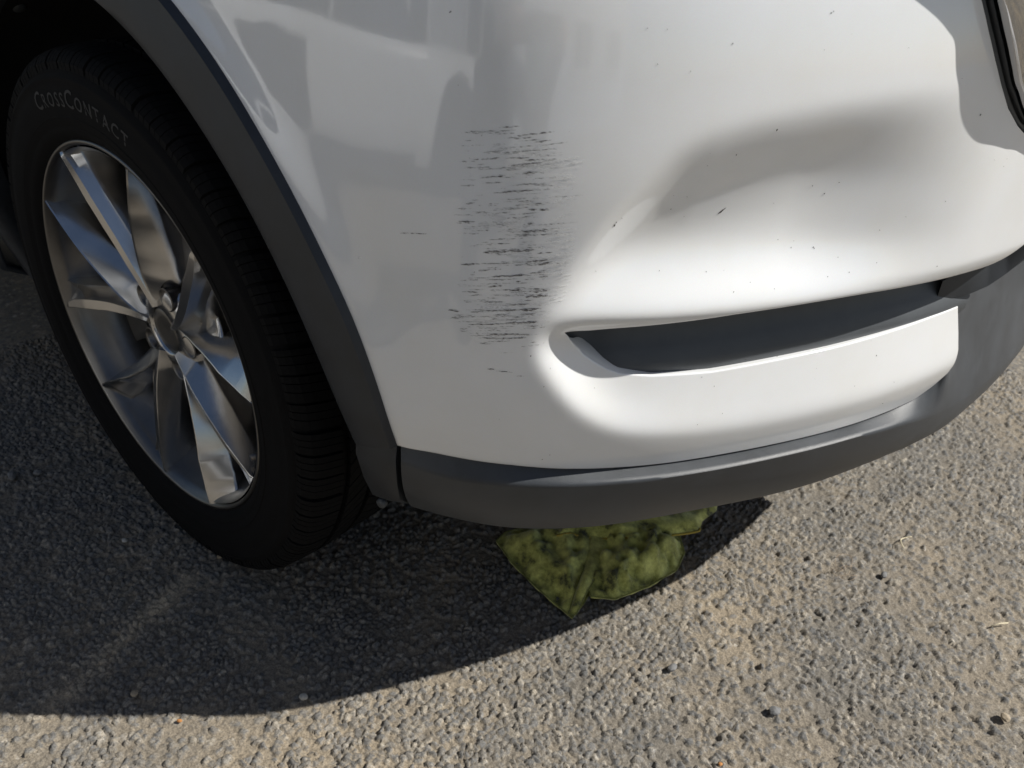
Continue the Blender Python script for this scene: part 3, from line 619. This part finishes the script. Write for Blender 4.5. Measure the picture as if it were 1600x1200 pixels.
# ------------------------------------------------------------ asphalt
def ground_mat(fine):
    mt, nt, p = newmat('asphalt' if fine else 'asphalt_far'); L = nt.links
    tc = N(nt, 'ShaderNodeTexCoord'); O = tc.outputs['Object']
    big = N(nt, 'ShaderNodeTexNoise', Scale=3.2, Detail=5.0, Roughness=.6); L.new(O, big.inputs['Vector'])
    grit = N(nt, 'ShaderNodeTexNoise', Scale=420.0, Detail=3.0); L.new(O, grit.inputs['Vector'])
    if fine:
        at = N(nt, 'ShaderNodeVertexColor'); at.layer_name = 'stone'; sep = N(nt, 'ShaderNodeSeparateColor'); L.new(at.outputs[0], sep.inputs[0]); rnd, stone, tint = sep.outputs[0], sep.outputs[1], sep.outputs[2]
    else:
        vo = N(nt, 'ShaderNodeTexVoronoi', Scale=105.0); L.new(O, vo.inputs['Vector']); sep = N(nt, 'ShaderNodeSeparateColor'); L.new(vo.outputs['Color'], sep.inputs[0]); rnd, tint = sep.outputs[0], sep.outputs[2]
        v2 = N(nt, 'ShaderNodeTexVoronoi', Scale=105.0, feature='DISTANCE_TO_EDGE'); L.new(O, v2.inputs['Vector']); mm = N(nt, 'ShaderNodeMapRange'); mm.inputs['From Max'].default_value = .25; L.new(v2.outputs[0], mm.inputs[0]); stone = mm.outputs[0]
    sr = N(nt, 'ShaderNodeValToRGB'); e = sr.color_ramp.elements; e[0].position = 0; e[0].color = (.070, .074, .078, 1); e[1].position = 1; e[1].color = (.42, .395, .35, 1)
    for ps, c in ((.25, (.125, .126, .126)), (.5, (.21, .19, .16)), (.62, (.13, .135, .14)), (.80, (.29, .265, .225)), (.93, (.31, .275, .22))): q = e.new(ps); q.color = (*c, 1)
    L.new(rnd, sr.inputs[0])
    dust = N(nt, 'ShaderNodeValToRGB'); dust.color_ramp.elements[0].position = .36; dust.color_ramp.elements[1].position = .66; dust.color_ramp.elements[0].color = (.140, .128, .110, 1); dust.color_ramp.elements[1].color = (.250, .208, .152, 1); L.new(big.outputs['Fac'], dust.inputs[0])
    mx = N(nt, 'ShaderNodeMix', data_type='RGBA'); L.new(dust.outputs[0], mx.inputs[6]); L.new(sr.outputs[0], mx.inputs[7])
    mul = N(nt, 'ShaderNodeMath', operation='MULTIPLY'); mul.inputs[1].default_value = .80; L.new(stone, mul.inputs[0]); L.new(mul.outputs[0], mx.inputs[0])
    g = N(nt, 'ShaderNodeMapRange'); g.inputs['From Min'].default_value = .3; g.inputs['From Max'].default_value = .7; g.inputs['To Min'].default_value = .62; g.inputs['To Max'].default_value = 1.35; L.new(grit.outputs['Fac'], g.inputs[0])
    m2 = N(nt, 'ShaderNodeMix', data_type='RGBA', blend_type='MULTIPLY'); m2.inputs[0].default_value = 1
    if fine:
        m3 = N(nt, 'ShaderNodeMix', data_type='RGBA'); m3.inputs[7].default_value = (.46, .38, .27, 1); sa = N(nt, 'ShaderNodeAttribute'); sa.attribute_name = 'pale_streak'; L.new(sa.outputs['Fac'], m3.inputs[0]); L.new(mx.outputs[2], m3.inputs[6]); L.new(m3.outputs[2], m2.inputs[6])  # blends a pale tan streak over the asphalt colour, by vertex attribute
    else: L.new(mx.outputs[2], m2.inputs[6])
    L.new(g.outputs[0], m2.inputs[7]); L.new(m2.outputs[2], p.inputs['Base Color'])
    p.inputs['Roughness'].default_value = .86; p.inputs['Specular IOR Level'].default_value = .35
    rr = N(nt, 'ShaderNodeMapRange'); rr.inputs['From Min'].default_value = .80; rr.inputs['From Max'].default_value = 1.0; rr.inputs['To Min'].default_value = .90 if fine else .95; rr.inputs['To Max'].default_value = .34 if fine else .90; L.new(tint, rr.inputs[0]); L.new(rr.outputs[0], p.inputs['Roughness'])
    b = N(nt, 'ShaderNodeBump', Strength=.55, Distance=.0012); L.new(grit.outputs['Fac'], b.inputs['Height']); L.new(b.outputs[0], p.inputs['Normal'])
    return mt
def vor(x, y, cell, seed, jit=.9):
    r = np.random.default_rng(seed); T = 256; ox, oy = r.random((T, T)), r.random((T, T)); val = r.random((3, T, T))
    X, Y = x/cell, y/cell; ix, iy = np.floor(X).astype(int), np.floor(Y).astype(int)
    d1 = np.full(x.shape, 9.0); d2 = np.full(x.shape, 9.0); k = np.zeros((2,)+x.shape, int)
    for a in (-1, 0, 1):
        for b in (-1, 0, 1):
            cx, cy = ix+a, iy+b; i, j = cx % T, cy % T
            d = np.hypot(cx+.5+(ox[i, j]-.5)*jit-X, cy+.5+(oy[i, j]-.5)*jit-Y); c = d < d1
            d2 = np.where(c, d1, np.minimum(d2, d)); d1 = np.where(c, d, d1); k[0] = np.where(c, i, k[0]); k[1] = np.where(c, j, k[1])
    return d1, d2, val[:, k[0], k[1]]
def vnoise(x, y, cell, seed):
    r = np.random.default_rng(seed); T = 128; g = r.random((T, T)); X, Y = x/cell, y/cell; i, j = np.floor(X).astype(int), np.floor(Y).astype(int); p, q = X-i, Y-j; p = p*p*(3-2*p); q = q*q*(3-2*q); i %= T; j %= T; i1, j1 = (i+1) % T, (j+1) % T
    return g[i, j]*(1-p)*(1-q)+g[i1, j]*p*(1-q)+g[i, j1]*(1-p)*q+g[i1, j1]*p*q
def asphalt():
    xs = np.arange(-.80, 1.32, .0021)
    ys = [-.46]; 
    while ys[-1] < 1.62: ys.append(ys[-1]+.0018+.0016*sm(.2, 1.2, ys[-1]))
    ys = np.array(ys); X, Y = np.meshgrid(xs, ys, indexing='ij'); n, m_ = X.shape
    wx = X+(vnoise(X, Y, .010, 5)-.5)*.004; wy = Y+(vnoise(X, Y, .010, 6)-.5)*.004
    d1, d2, v = vor(wx, wy, .0088, 11); e = d2-d1
    f1, f2, fv = vor(wx+.3, wy+.7, .0046, 12); fe = f2-f1
    dusty = vnoise(X, Y, .16, 21)*.6+vnoise(X, Y, .05, 22)*.4                     # where fines fill the gaps
    present = v[0] > .20+.38*sm(.42, .72, dusty)
    dome = sm(.01, .22, e)*(1-.18*np.clip(d1, 0, 1)**2)
    h1 = np.where(present, dome*(.0012+.0030*v[1]), 0)
    tilt = ((v[2]-.5)*(wx/.0088 % 1-.5)+(v[0]-.5)*(wy/.0088 % 1-.5))*.0030*np.where(present, dome, 0)
    h2 = sm(0, .45, fe)*(.0004+.0014*fv[1])*(fv[0] > .25)
    h = np.maximum(h1+tilt, h2)+.35*np.minimum(h1, h2)
    h -= .0011*(1-sm(.05, .30, e))*(1-sm(.45, .68, dusty))
    pit = (v[1] < .015); h = np.where(pit, h-.0030*sm(.0, .3, e), h); h *= 1.28
    h += .0040*(vnoise(X, Y, .30, 31)-.5)+.0016*(vnoise(X, Y, .035, 32)-.5)+.0007*(vnoise(X, Y, .0035, 33)-.5)
    h -= .0050
    h -= .012*np.maximum.reduce([sm(1.28, 1.32, X), sm(-.77, -.80, X), sm(1.58, 1.62, Y), sm(-.43, -.46, Y)])
    st = np.where(h1 > h2, sm(.0005, .0018, h1), .35*sm(.0004, .0016, h2)); rn = np.where(h1 > h2, v[2]*.75+fv[2]*.25, fv[2])
    co = np.stack([X, Y, h], -1).reshape(-1, 3).astype(np.float32)
    idx = np.arange(n*m_).reshape(n, m_); q = np.stack([idx[:-1, :-1], idx[1:, :-1], idx[1:, 1:], idx[:-1, 1:]], -1)
    # leave out what lies hidden under the car behind the wheel
    keep = ~((X[:-1, :-1] < .30) & (Y[:-1, :-1] > .42)); q = q[keep].astype(np.int32)
    me = bpy.data.meshes.new('asphalt'); me.vertices.add(n*m_); me.vertices.foreach_set('co', co.ravel()); me.loops.add(q.size); me.loops.foreach_set('vertex_index', q.ravel()); me.polygons.add(len(q)); me.polygons.foreach_set('loop_start', np.arange(0, q.size, 4, dtype=np.int32))
    me.update(calc_edges=True)
    at = me.color_attributes.new('stone', 'FLOAT_COLOR', 'POINT'); pa, pb = np.array([.075, -.045]), np.array([.150, -.270]); ab = pb-pa; tt = np.clip(((X-pa[0])*ab[0]+(Y-pa[1])*ab[1])/(ab@ab), 0, 1); dd_ = np.hypot(X-pa[0]-tt*ab[0], Y-pa[1]-tt*ab[1]); pale_streak = np.exp(-(dd_/(.012+.010*tt))**2)*(.35+.65*vnoise(X, Y, .02, 61))*(1-.5*tt)
    at.data.foreach_set('color', np.stack([rn, st, np.where(h1 > h2, fv[0]*.3+v[1]*.7, fv[0]), np.ones_like(rn)], -1).reshape(-1).astype(np.float32))
    sa = me.attributes.new('pale_streak', 'FLOAT', 'POINT'); sa.data.foreach_set('value', pale_streak.reshape(-1).astype(np.float32))
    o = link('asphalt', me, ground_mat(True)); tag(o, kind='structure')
    mb = MB(); R_ = 60
    mb.poly([(-R_, -R_, -.0075), (R_, -R_, -.0075), (R_, R_, -.0075), (-R_, R_, -.0075)]); tag(mb.build('ground', ground_mat(False), None, False), kind='structure')
asphalt()
def pebbles():
    ms = [simple('pebble_grey', (.16, .16, .16), .8, var=.3, vscale=150), simple('pebble_tan', (.34, .28, .20), .8, var=.3, vscale=150), simple('pebble_orange', (.42, .19, .06), .8, var=.2, vscale=150), simple('pebble_pale', (.42, .40, .36), .7, var=.2, vscale=150)]
    spec = [(.831,.347,.016,0,'dark grey stone chip lying loose at the lower right of the asphalt'),(.696,.312,.014,0,'small grey stone loose beside the shadow edge'),(.077,.010,.011,1,'pale tan pebble in the shade left of the wheel'),(.0,-.126,.010,0,'grey pebble in the shade near the left edge'),(-.057,-.072,.009,3,'light pebble in the shade farthest left'),(.367,-.054,.012,3,'pale pebble just on the sunny side of the shadow edge'),(.208,-.195,.011,1,'tan pebble in the sun at the bottom left'),(.283,-.177,.006,2,'orange brown pebble in the sun at the bottom left'),(.812,.232,.006,2,'orange brown pebble at the bottom right of the picture'),(1.065,.551,.012,1,'yellowish pebble near the right edge'),(-.331,-.126,.018,0,'dark stone chip behind the tyre at the far left'),(-.310,-.093,.014,0,'smaller dark stone chip beside the tyre at far left'),(.856,.698,.013,0,'grey stone on the sunny asphalt below the bumper corner')]
    for x, y, d, mi, lab in spec:
        bm = bmesh.new(); bmesh.ops.create_icosphere(bm, subdivisions=2, radius=d/2)
        sx, sy, sz = random.uniform(.9, 1.3), random.uniform(.7, 1), random.uniform(.5, .7)
        for v in bm.verts: v.co = Vector((v.co.x*sx, v.co.y*sy, v.co.z*sz))*random.uniform(.86, 1.1)
        me = bpy.data.meshes.new('pebble'); bm.to_mesh(me); bm.free(); o = link('pebble', me, ms[mi], None, False)
        o.location = (x, y, d*.20); o.rotation_euler = (0, 0, random.uniform(0, 6)); tag(o, lab, 'pebble', 'loose pebbles on the asphalt')
    mb = MB(); c = (.862, .79); mb.tube([(.862+.012*math.cos(t), .800+.020*math.sin(t), .004+.004*math.sin(t*2)) for t in np.linspace(1.6, 4.6, 9)], .0009, 6); tag(mb.build('grass_straw', simple('dry_straw', (.62, .55, .38), .6)), 'curled pale dry straw on the sunny asphalt', 'straw')
    mb = MB(); mb.tube([(1.012, .706, .003), (1.021, .719, .005), (1.030, .731, .003)], .0009, 6); tag(mb.build('grass_straw', simple('dry_straw_b', (.62, .55, .38), .6)), 'short straight pale straw near the right edge of the asphalt', 'straw')
    mb = MB(); 
    for k in range(12):
        a = random.uniform(0, 6.3); r = random.uniform(.004, .016); cx, cy = .802+random.uniform(-.012, .012), .675+random.uniform(-.016, .016)
        mb.tube([(cx+r*math.cos(a+t), cy+1.4*r*math.sin(a+t), .002+.004*random.random()) for t in np.linspace(0, random.uniform(1.2, 3), 6)], .0004, 5)
    tag(mb.build('dry_tuft', simple('dead_fibre', (.26, .20, .14), .8), kind) if 0 else mb.build('dry_tuft', simple('dead_fibre', (.26, .20, .14), .8)), 'small brown tangle of dry plant fibres on the asphalt', 'plant debris', None, 'stuff')
pebbles()

# ------------------------------------------------------------ green cloth under the bumper
def cloth():
    from mathutils.geometry import delaunay_2d_cdt
    mt, nt, p = newmat('soiled_green_microfibre'); L = nt.links; tc = N(nt, 'ShaderNodeTexCoord'); O = tc.outputs['Object']
    no = N(nt, 'ShaderNodeTexNoise', Scale=24.0, Detail=8.0, Roughness=.72); L.new(O, no.inputs['Vector'])
    r = N(nt, 'ShaderNodeValToRGB'); e = r.color_ramp.elements; e[0].position = .36; e[0].color = (.05, .055, .015, 1); e[1].position = .62; e[1].color = (.80, .80, .24, 1); q = e.new(.46); q.color = (.38, .385, .09, 1)
    L.new(no.outputs['Fac'], r.inputs[0]); L.new(r.outputs[0], p.inputs['Base Color']); p.inputs['Roughness'].default_value = .9; p.inputs['Sheen Weight'].default_value = .4
    n2 = N(nt, 'ShaderNodeTexNoise', Scale=900.0, Detail=2.0); L.new(O, n2.inputs['Vector']); b = N(nt, 'ShaderNodeBump', Strength=.6, Distance=.0015); L.new(n2.outputs['Fac'], b.inputs['Height']); L.new(b.outputs[0], p.inputs['Normal'])
    M_hem = simple('green_hem', (.27, .285, .08), .85, bump=.4, scale=700, var=.3); M_yel = simple('yellow_hem', (.48, .36, .06), .8, bump=.4, scale=700)
    root = empty('cleaning_cloth', (.50, .40, 0), 'crumpled dirty green cleaning cloth on the ground under the bumper', 'cloth')
    def sheet(poly, hf, name):
        P = [Vector(q) for q in poly]; bd = []
        for i, a in enumerate(P):
            c = P[(i+1) % len(P)]; k = max(1, int((c-a).length/.005)); bd += [a+(c-a)*t/k for t in range(k)]
        nb = len(bd); pts = list(bd); A = np.array([tuple(b_) for b_ in bd]); x0, y0 = A.min(0); x1, y1 = A.max(0)
        def inside(x, y):
            c = False; j = nb-1
            for i in range(nb):
                if (A[i, 1] > y) != (A[j, 1] > y) and x < (A[j, 0]-A[i, 0])*(y-A[i, 1])/(A[j, 1]-A[i, 1])+A[i, 0]: c = not c
                j = i
            return c
        for x in np.arange(x0, x1, .005):
            for y in np.arange(y0, y1, .005):
                xx, yy = x+random.uniform(-.001, .001), y+random.uniform(-.001, .001)
                if inside(xx, yy) and np.min(np.hypot(A[:, 0]-xx, A[:, 1]-yy)) > .003: pts.append(Vector((xx, yy)))
        vs, _, fs, *_ = delaunay_2d_cdt(pts, [(i, (i+1) % nb) for i in range(nb)], [], 1, 1e-6)
        V = []
        for v in vs:
            d = float(np.min(np.hypot(A[:, 0]-v.x, A[:, 1]-v.y))); V.append((v.x, v.y, hf(v.x, v.y, d)))
        o = link(name, mesh(V, fs), mt, root); thicken(o, .0018)
        hb = [Vector((b_.x, b_.y, hf(b_.x, b_.y, 0)+.001)) for b_ in bd]
        return o, hb
    def bump_(x, y, s, c): return float(vnoise(np.array([x]), np.array([y]), c, s)[0])-.5
    ss = lambda a, b, x: float(sm(a, b, x))
    f1 = lambda x, y, d: .004+.034*ss(0, .040, d)-.030*ss(0, .014, d)*abs(bump_(x+bump_(x, y, 51, .03)*.02, y+.4*x, 41, .030))+.010*ss(0, .008, d)*bump_(x, y, 42, .009)
    o, hb = sheet([(.362,.325),(.360,.350),(.374,.380),(.430,.440),(.495,.469),(.525,.385),(.541,.320),(.545,.284),(.526,.286),(.471,.293),(.409,.306)], f1, 'folded_flap')
    n = len(hb); mb = MB(); mb.tube(hb+[hb[0]], .0009, 6, False); mb.build('hem', M_hem, o)
    f2 = lambda x, y, d: .022+.010*ss(0, .010, d)+.003*bump_(x, y, 43, .02)-.018*ss(.33, .285, y)
    o, hb = sheet([(.462,.425),(.497,.470),(.530,.375),(.546,.292),(.537,.284),(.508,.360)], f2, 'turned_strip')
    mb = MB(); mb.tube(hb+[hb[0]], .0009, 6, False); mb.build('hem', M_hem, o)
    def f3(x, y, d):
        a, b_, _ = vor(np.array([x+bump_(x, y, 48, .02)*.008]), np.array([y]), .027, 45); lump = float(sm(0, .5, b_-a)[0])
        return .004+.032*ss(0, .032, d)+.008*ss(.004, .02, d)*lump+.010-.050*ss(0, .015, d)*abs(bump_(x+bump_(x, y, 49, .03)*.02, y, 50, .022))+.007*bump_(x, y, 46, .008)*ss(0, .01, d)
    o, hb = sheet([(.478,.430),(.492,.475),(.560,.552),(.602,.505),(.612,.463),(.598,.404),(.575,.348),(.546,.328),(.522,.345)], f3, 'bunched_lump')
    mb = MB(); mb.tube(hb+[hb[0]], .0009, 6, False); mb.build('hem', M_hem, o)
    f4 = lambda x, y, d: .034+.012*ss(0, .012, d)+.014*bump_(x, y, 47, .03)
    o, hb = sheet([(.440,.370),(.440,.420),(.485,.480),(.525,.535),(.550,.580),(.585,.640),(.600,.606),(.596,.565),(.602,.545),(.575,.500),(.534,.452),(.497,.424),(.455,.392)], f4, 'upper_fold')
    k = int(len(hb)*.66); mb = MB(); mb.tube(hb[k-4:len(hb)], .0018, 6); mb.build('yellow_hem', M_yel, o)
cloth()

# ------------------------------------------------------------ what stands behind the camera and shows only as a reflection: a second white car and the photographer
def second_car():
    DX, DY, ZS = .92, -2.55, .88
    root = empty('parked_car', (.9, -3.4, 0), 'second white car parked alongside, seen only mirrored in the bumper', 'car')
    def tf(P): P = np.asarray(P, float).copy(); P[..., 0] += DX; P[..., 1] = DY-.02-P[..., 1]; P[..., 2] = np.where(P[..., 2] > .3, .30+(P[..., 2]-.30)*ZS, P[..., 2]); return P
    ul = np.concatenate([np.linspace(-1.05, -.1, 12), np.linspace(-.06, UC, 60)])
    mb = MB(); zs = np.array([.24, .32, .42, .52, .545, .56, .60, .70, .80, .845])
    ex = np.array([-.01, 0, .004, .006, .002, -.002, .004, .006, .004, 0])
    G = np.array([[pt(u, z, e) for z, e in zip(zs, ex)] for u in ul])
    mb.grid(tf(G)); H = G.copy(); H[..., 1] = 2*YC-H[..., 1]; mb.grid(tf(H)); mb.build('front_body', M_white, root)
    mb = MB()
    for nm in ('bonnet', 'body_side', 'cabin'):
        src = bpy.data.objects[nm].data; V = tf(np.array([v.co for v in src.vertices])); me = mesh(V, [tuple(p.vertices) for p in src.polygons]); oo = link(nm, me, M_white, root, nm != 'cabin')
        if nm == 'cabin':
            bm = bmesh.new(); bm.from_mesh(me); bmesh.ops.remove_doubles(bm, verts=bm.verts, dist=1e-3); bmesh.ops.bevel(bm, geom=list(bm.edges), offset=.05, segments=3, affect='EDGES'); bm.to_mesh(me); bm.free(); me.polygons.foreach_set('use_smooth', [True]*len(me.polygons))
    src = bpy.data.objects['window_glass'].data; link('window_glass', mesh(tf(np.array([v.co for v in src.vertices])), [tuple(p.vertices) for p in src.polygons]), M_glass, root, False)
    us = np.linspace(-.10, .42, 24)
    for s in (0, 1):
        G = np.array([[pt(u, z0, .010) for z0 in np.linspace(.785-.15*math.sin(math.pi*k**.7)-.0, .795, 8)] for u, k in zip(us, np.linspace(0.02, .98, 24))])
        if s: G[..., 1] = 2*YC-G[..., 1]
        mb = MB(); mb.grid(tf(G)); h = mb.build('headlamp', M_glass, root)
        for u_, z_, r_ in ((.06, .735, .045), (.17, .725, .048), (.29, .735, .040)):
            c_ = pt(u_, z_, .004); c_[1] = 2*YC-c_[1] if s else c_[1]; c_ = tf(c_); bm = bmesh.new(); bmesh.ops.create_uvsphere(bm, u_segments=20, v_segments=12, radius=r_); m_l = bpy.data.meshes.new('reflector'); bm.to_mesh(m_l); bm.free(); ro = link('reflector', m_l, M_chrome, h); ro.matrix_world = Matrix.Translation(c_)
        G = np.array([[pt(u, z0, .012) for z0 in (.705, .715, .725)] for u in np.linspace(.08, .18, 8)])
        if s: G[..., 1] = 2*YC-G[..., 1]
        mb = MB(); mb.grid(tf(G)); mb.build('turn_signal', M_amber, h)
    us = np.linspace(.45, UC, 20); mb = MB(); G = np.array([[pt(u, z, .012) for z in (.50, .60, .70)] for u in us]); mb.grid(tf(G)); H = G.copy(); H[..., 1] = 2*YC-H[..., 1]; mb.grid(tf(H)); mb.build('radiator_grille', M_gloss, root)
    # wheels: copies of the first car's, turned to face the other way, in dark openings
    src_t = [o for o in car.children if o.name in ('tyre', 'wheel_rim')]
    for px, flip in ((DX, True), (DX-2.7, True)):
        mb = MB(); th = np.linspace(0, 2*math.pi, 40, endpoint=False); mb.poly([(px+.41*math.cos(t), DY+.004, .36+.41*math.sin(t)) for t in th]); mb.build('wheel_opening', M_dark, root, False)
        Mt = Matrix.Translation((px, DY-.002, 0)) @ Matrix.Rotation(math.pi, 4, 'Z')
        for o in src_t:
            c = o.copy(); COL.objects.link(c); c.parent = root; c.matrix_parent_inverse = Matrix.Identity(4); c.matrix_world = Mt @ o.matrix_world
            for ch in o.children:
                d = ch.copy(); COL.objects.link(d); d.parent = c; d.matrix_parent_inverse = ch.matrix_parent_inverse.copy()
second_car()
bpy.data.objects['parked_car'].rotation_euler = (0, 0, rad(-17))
def photographer():
    person = bpy.data.meshes.new('person'); 
    J = [((.96,-1.12,.30),.135),((.95,-1.05,.46),.125),((.94,-.98,.62),.135),((.935,-.91,.76),.115),((.93,-.865,.84),.055),((.925,-.835,.90),.052),((.92,-.80,.985),.085),((.92,-.79,1.06),.070),
         ((.86,-1.10,.30),.095),((.74,-.86,.50),.078),((.72,-.70,.47),.070),((.745,-.86,.22),.050),((.755,-.93,.09),.042),((.74,-.83,.045),.042),((.72,-.74,.03),.034),
         ((1.06,-1.10,.30),.095),((1.17,-.84,.50),.078),((1.19,-.68,.47),.070),((1.165,-.84,.22),.050),((1.155,-.91,.09),.042),((1.17,-.81,.045),.042),((1.19,-.72,.03),.034),
         ((.79,-.90,.77),.062),((.75,-.74,.63),.048),((.775,-.62,.74),.040),((.850,-.492,.855),.030),((.872,-.455,.874),.026),
         ((1.07,-.89,.77),.062),((1.13,-.70,.64),.048),((1.09,-.52,.75),.040),((1.040,-.385,.860),.030),((1.014,-.345,.882),.026)]
    J = [((j[0][0]+.10*float(sm(-.50, -.72, j[0][1])), j[0][1], j[0][2]), j[1]) for j in J]
    E = [(0,1),(1,2),(2,3),(3,4),(4,5),(5,6),(6,7),(0,8),(8,9),(9,10),(10,11),(11,12),(12,13),(13,14),(0,15),(15,16),(16,17),(17,18),(18,19),(19,20),(20,21),(3,22),(22,23),(23,24),(24,25),(25,26),(3,27),(27,28),(28,29),(29,30),(30,31)]
    # fingers: four and a thumb at each hand
    rv, dn, fw = np.array(right), np.array(down), np.array(fwd)
    for wi, sg in ((26, 1), (31, -1)):
        base = np.array(J[wi][0])
        for k in range(4):
            L = (.030, .034, .032, .026)[k]; st = base+dn*(.016*(k-1.5))+rv*sg*.004
            i = len(J); J.append((tuple(st+rv*sg*.012-fw*.006), .0085)); J.append((tuple(st+rv*sg*(.012+L*.6)-fw*.016), .0080)); J.append((tuple(st+rv*sg*(.012+L)-fw*.008), .0072)); E += [(wi, i), (i, i+1), (i+1, i+2)]
        i = len(J); J.append((tuple(base-dn*.022-fw*.012), .0095)); J.append((tuple(base-dn*.034+rv*sg*.018-fw*.020), .0085)); E += [(wi, i), (i, i+1)]
    person.from_pydata([j[0] for j in J], E, [])
    o = bpy.data.objects.new('person', person); COL.objects.link(o)
    sk = o.modifiers.new('skin', 'SKIN'); sk.use_smooth_shade = True
    for i, d in enumerate(person.skin_vertices[0].data): d.radius = (J[i][1], J[i][1]); d.use_root = (i == 0)
    ss = o.modifiers.new('sub', 'SUBSURF'); ss.levels = 1; ss.render_levels = 1
    dg = bpy.context.evaluated_depsgraph_get(); me = bpy.data.meshes.new_from_object(o.evaluated_get(dg))
    o.modifiers.clear(); o.data = me; bpy.data.meshes.remove(person)
    me.materials.clear()
    for mt in (simple('dark_jacket', (.025, .028, .036), .85, bump=.3, scale=400, var=.2), simple('dark_trousers', (.03, .034, .05), .85, bump=.3, scale=400, var=.2), simple('skin_tone', (.45, .28, .20), .55), simple('shoe_leather', (.02, .02, .02), .5), simple('dark_hair', (.02, .014, .01), .7)): me.materials.append(mt)
    for p in me.polygons:
        c = p.center; mi = 0
        if c.z < .085: mi = 3
        elif c.z < .52 and not (c.y > -.80 and c.z > .55): mi = 1
        if c.z > .865 and c.y < -.70: mi = 2 if (c.z < 1.05 and c.y > -.83) else (4 if c.z > .92 else 0)
        if c.z > .845 and c.y > -.545: mi = 2
        p.material_index = mi; p.use_smooth = True
    # face: nose, ears, eyes, brow; hair is coloured on the head
    def part(name, c, r, mt, sc=(1, 1, 1)):
        bm = bmesh.new(); bmesh.ops.create_uvsphere(bm, u_segments=14, v_segments=10, radius=r)
        for v in bm.verts: v.co = Vector((v.co.x*sc[0], v.co.y*sc[1], v.co.z*sc[2]))+Vector(c)
        m2 = bpy.data.meshes.new(name); bm.to_mesh(m2); bm.free(); return link(name, m2, mt, o)
    sk_ = me.materials[2]; part('nose', (1.012, -.712, .975), .014, sk_, (.8, 1.1, 1.4))
    for sx in (-1, 1): part('ear', (1.018+sx*.083, -.80, .985), .022, sk_, (.35, .7, 1.1)); part('eye', (1.016+sx*.032, -.722, 1.0), .011, M_glass)
    part('mouth', (1.014, -.722, .942), .016, simple('lips', (.35, .15, .13), .5), (1.5, .5, .35)); part('hair', (1.022, -.812, 1.035), .088, me.materials[4], (1, 1, .85))
    tag(o, 'crouching person in dark clothes holding up a phone, seen only mirrored in the bumper', 'person')
    # phone, its lens at the camera
    ph = MB(); Rm = Matrix((right, down, fwd)).transposed(); c = CAM-fwd*.010+right*.0+down*.022
    ph.box(c, (.150, .074, .008), Rm); po = ph.build('phone', M_gloss, None, False); tag(po, 'black phone held sideways in both hands by the crouching person', 'phone')
    bv = po.modifiers.new('bevel', 'BEVEL'); bv.width = .003; bv.segments = 2
photographer()

def building():
    # rendered house front across the yard behind the second car: it closes off the low sky there
    b = empty('house', (3.5, -9.0, 0), 'pale rendered house beyond the second car, seen only mirrored in the bumper', 'house')
    wm = simple('pale_render', (.40, .415, .44), .9, bump=.4, scale=60, var=.2, vscale=1.5); tm = simple('dark_roof_tile', (.05, .045, .045), .8, var=.3, vscale=4)
    x0, x1, y0, y1, H = -1.6, 11.0, -5.6, -12.0, 5.4
    mb = MB(); mb.box(((x0+x1)/2, (y0+y1)/2, H/2), (x1-x0, y0-y1, H)); mb.build('wall', wm, b, False)
    mb = MB(); ym = (y0+y1)/2; e = .5
    P = [Vector(p) for p in ((x0-e, y0+e, H+.003), (x1+e, y0+e, H+.003), (x1+e, y1-e, H+.003), (x0-e, y1-e, H+.003), (x0+1.5, ym, H+2.3), (x1-1.5, ym, H+2.3))]
    for f in ((0,1,5,4), (2,3,4,5), (1,2,5), (3,0,4), (3,2,1,0)): mb.poly([P[i] for i in f])
    mb.build('roof', tm, b, False)
    for zc in (1.6, 4.1):
        for xc in (.2, 2.6, 5.0, 7.4, 9.8):
            if zc < 2 and xc == 5.0: continue
            mb = MB(); mb.box((xc, y0+.01, zc), (1.25, .06, 1.35)); w = mb.build('window', simple('white_frame', (.7, .7, .7), .5), b, False)
            mb = MB(); 
            for sx in (-.29, .29): mb = MB(); mb.box((xc+sx, y0+.045, zc), (.50, .014, 1.18)); mb.build('pane', M_glass, w, False)
    mb = MB(); mb.box((5.0, y0+.02, 1.05), (1.0, .07, 2.1)); d = mb.build('door', simple('door_green', (.05, .09, .07), .4), b, False)
    mb = MB(); mb.tube([(5.38, y0+.055, 1.05), (5.38, y0+.11, 1.05), (5.26, y0+.11, 1.05)], .012, 8); mb.build('handle', M_steel, d)
building()
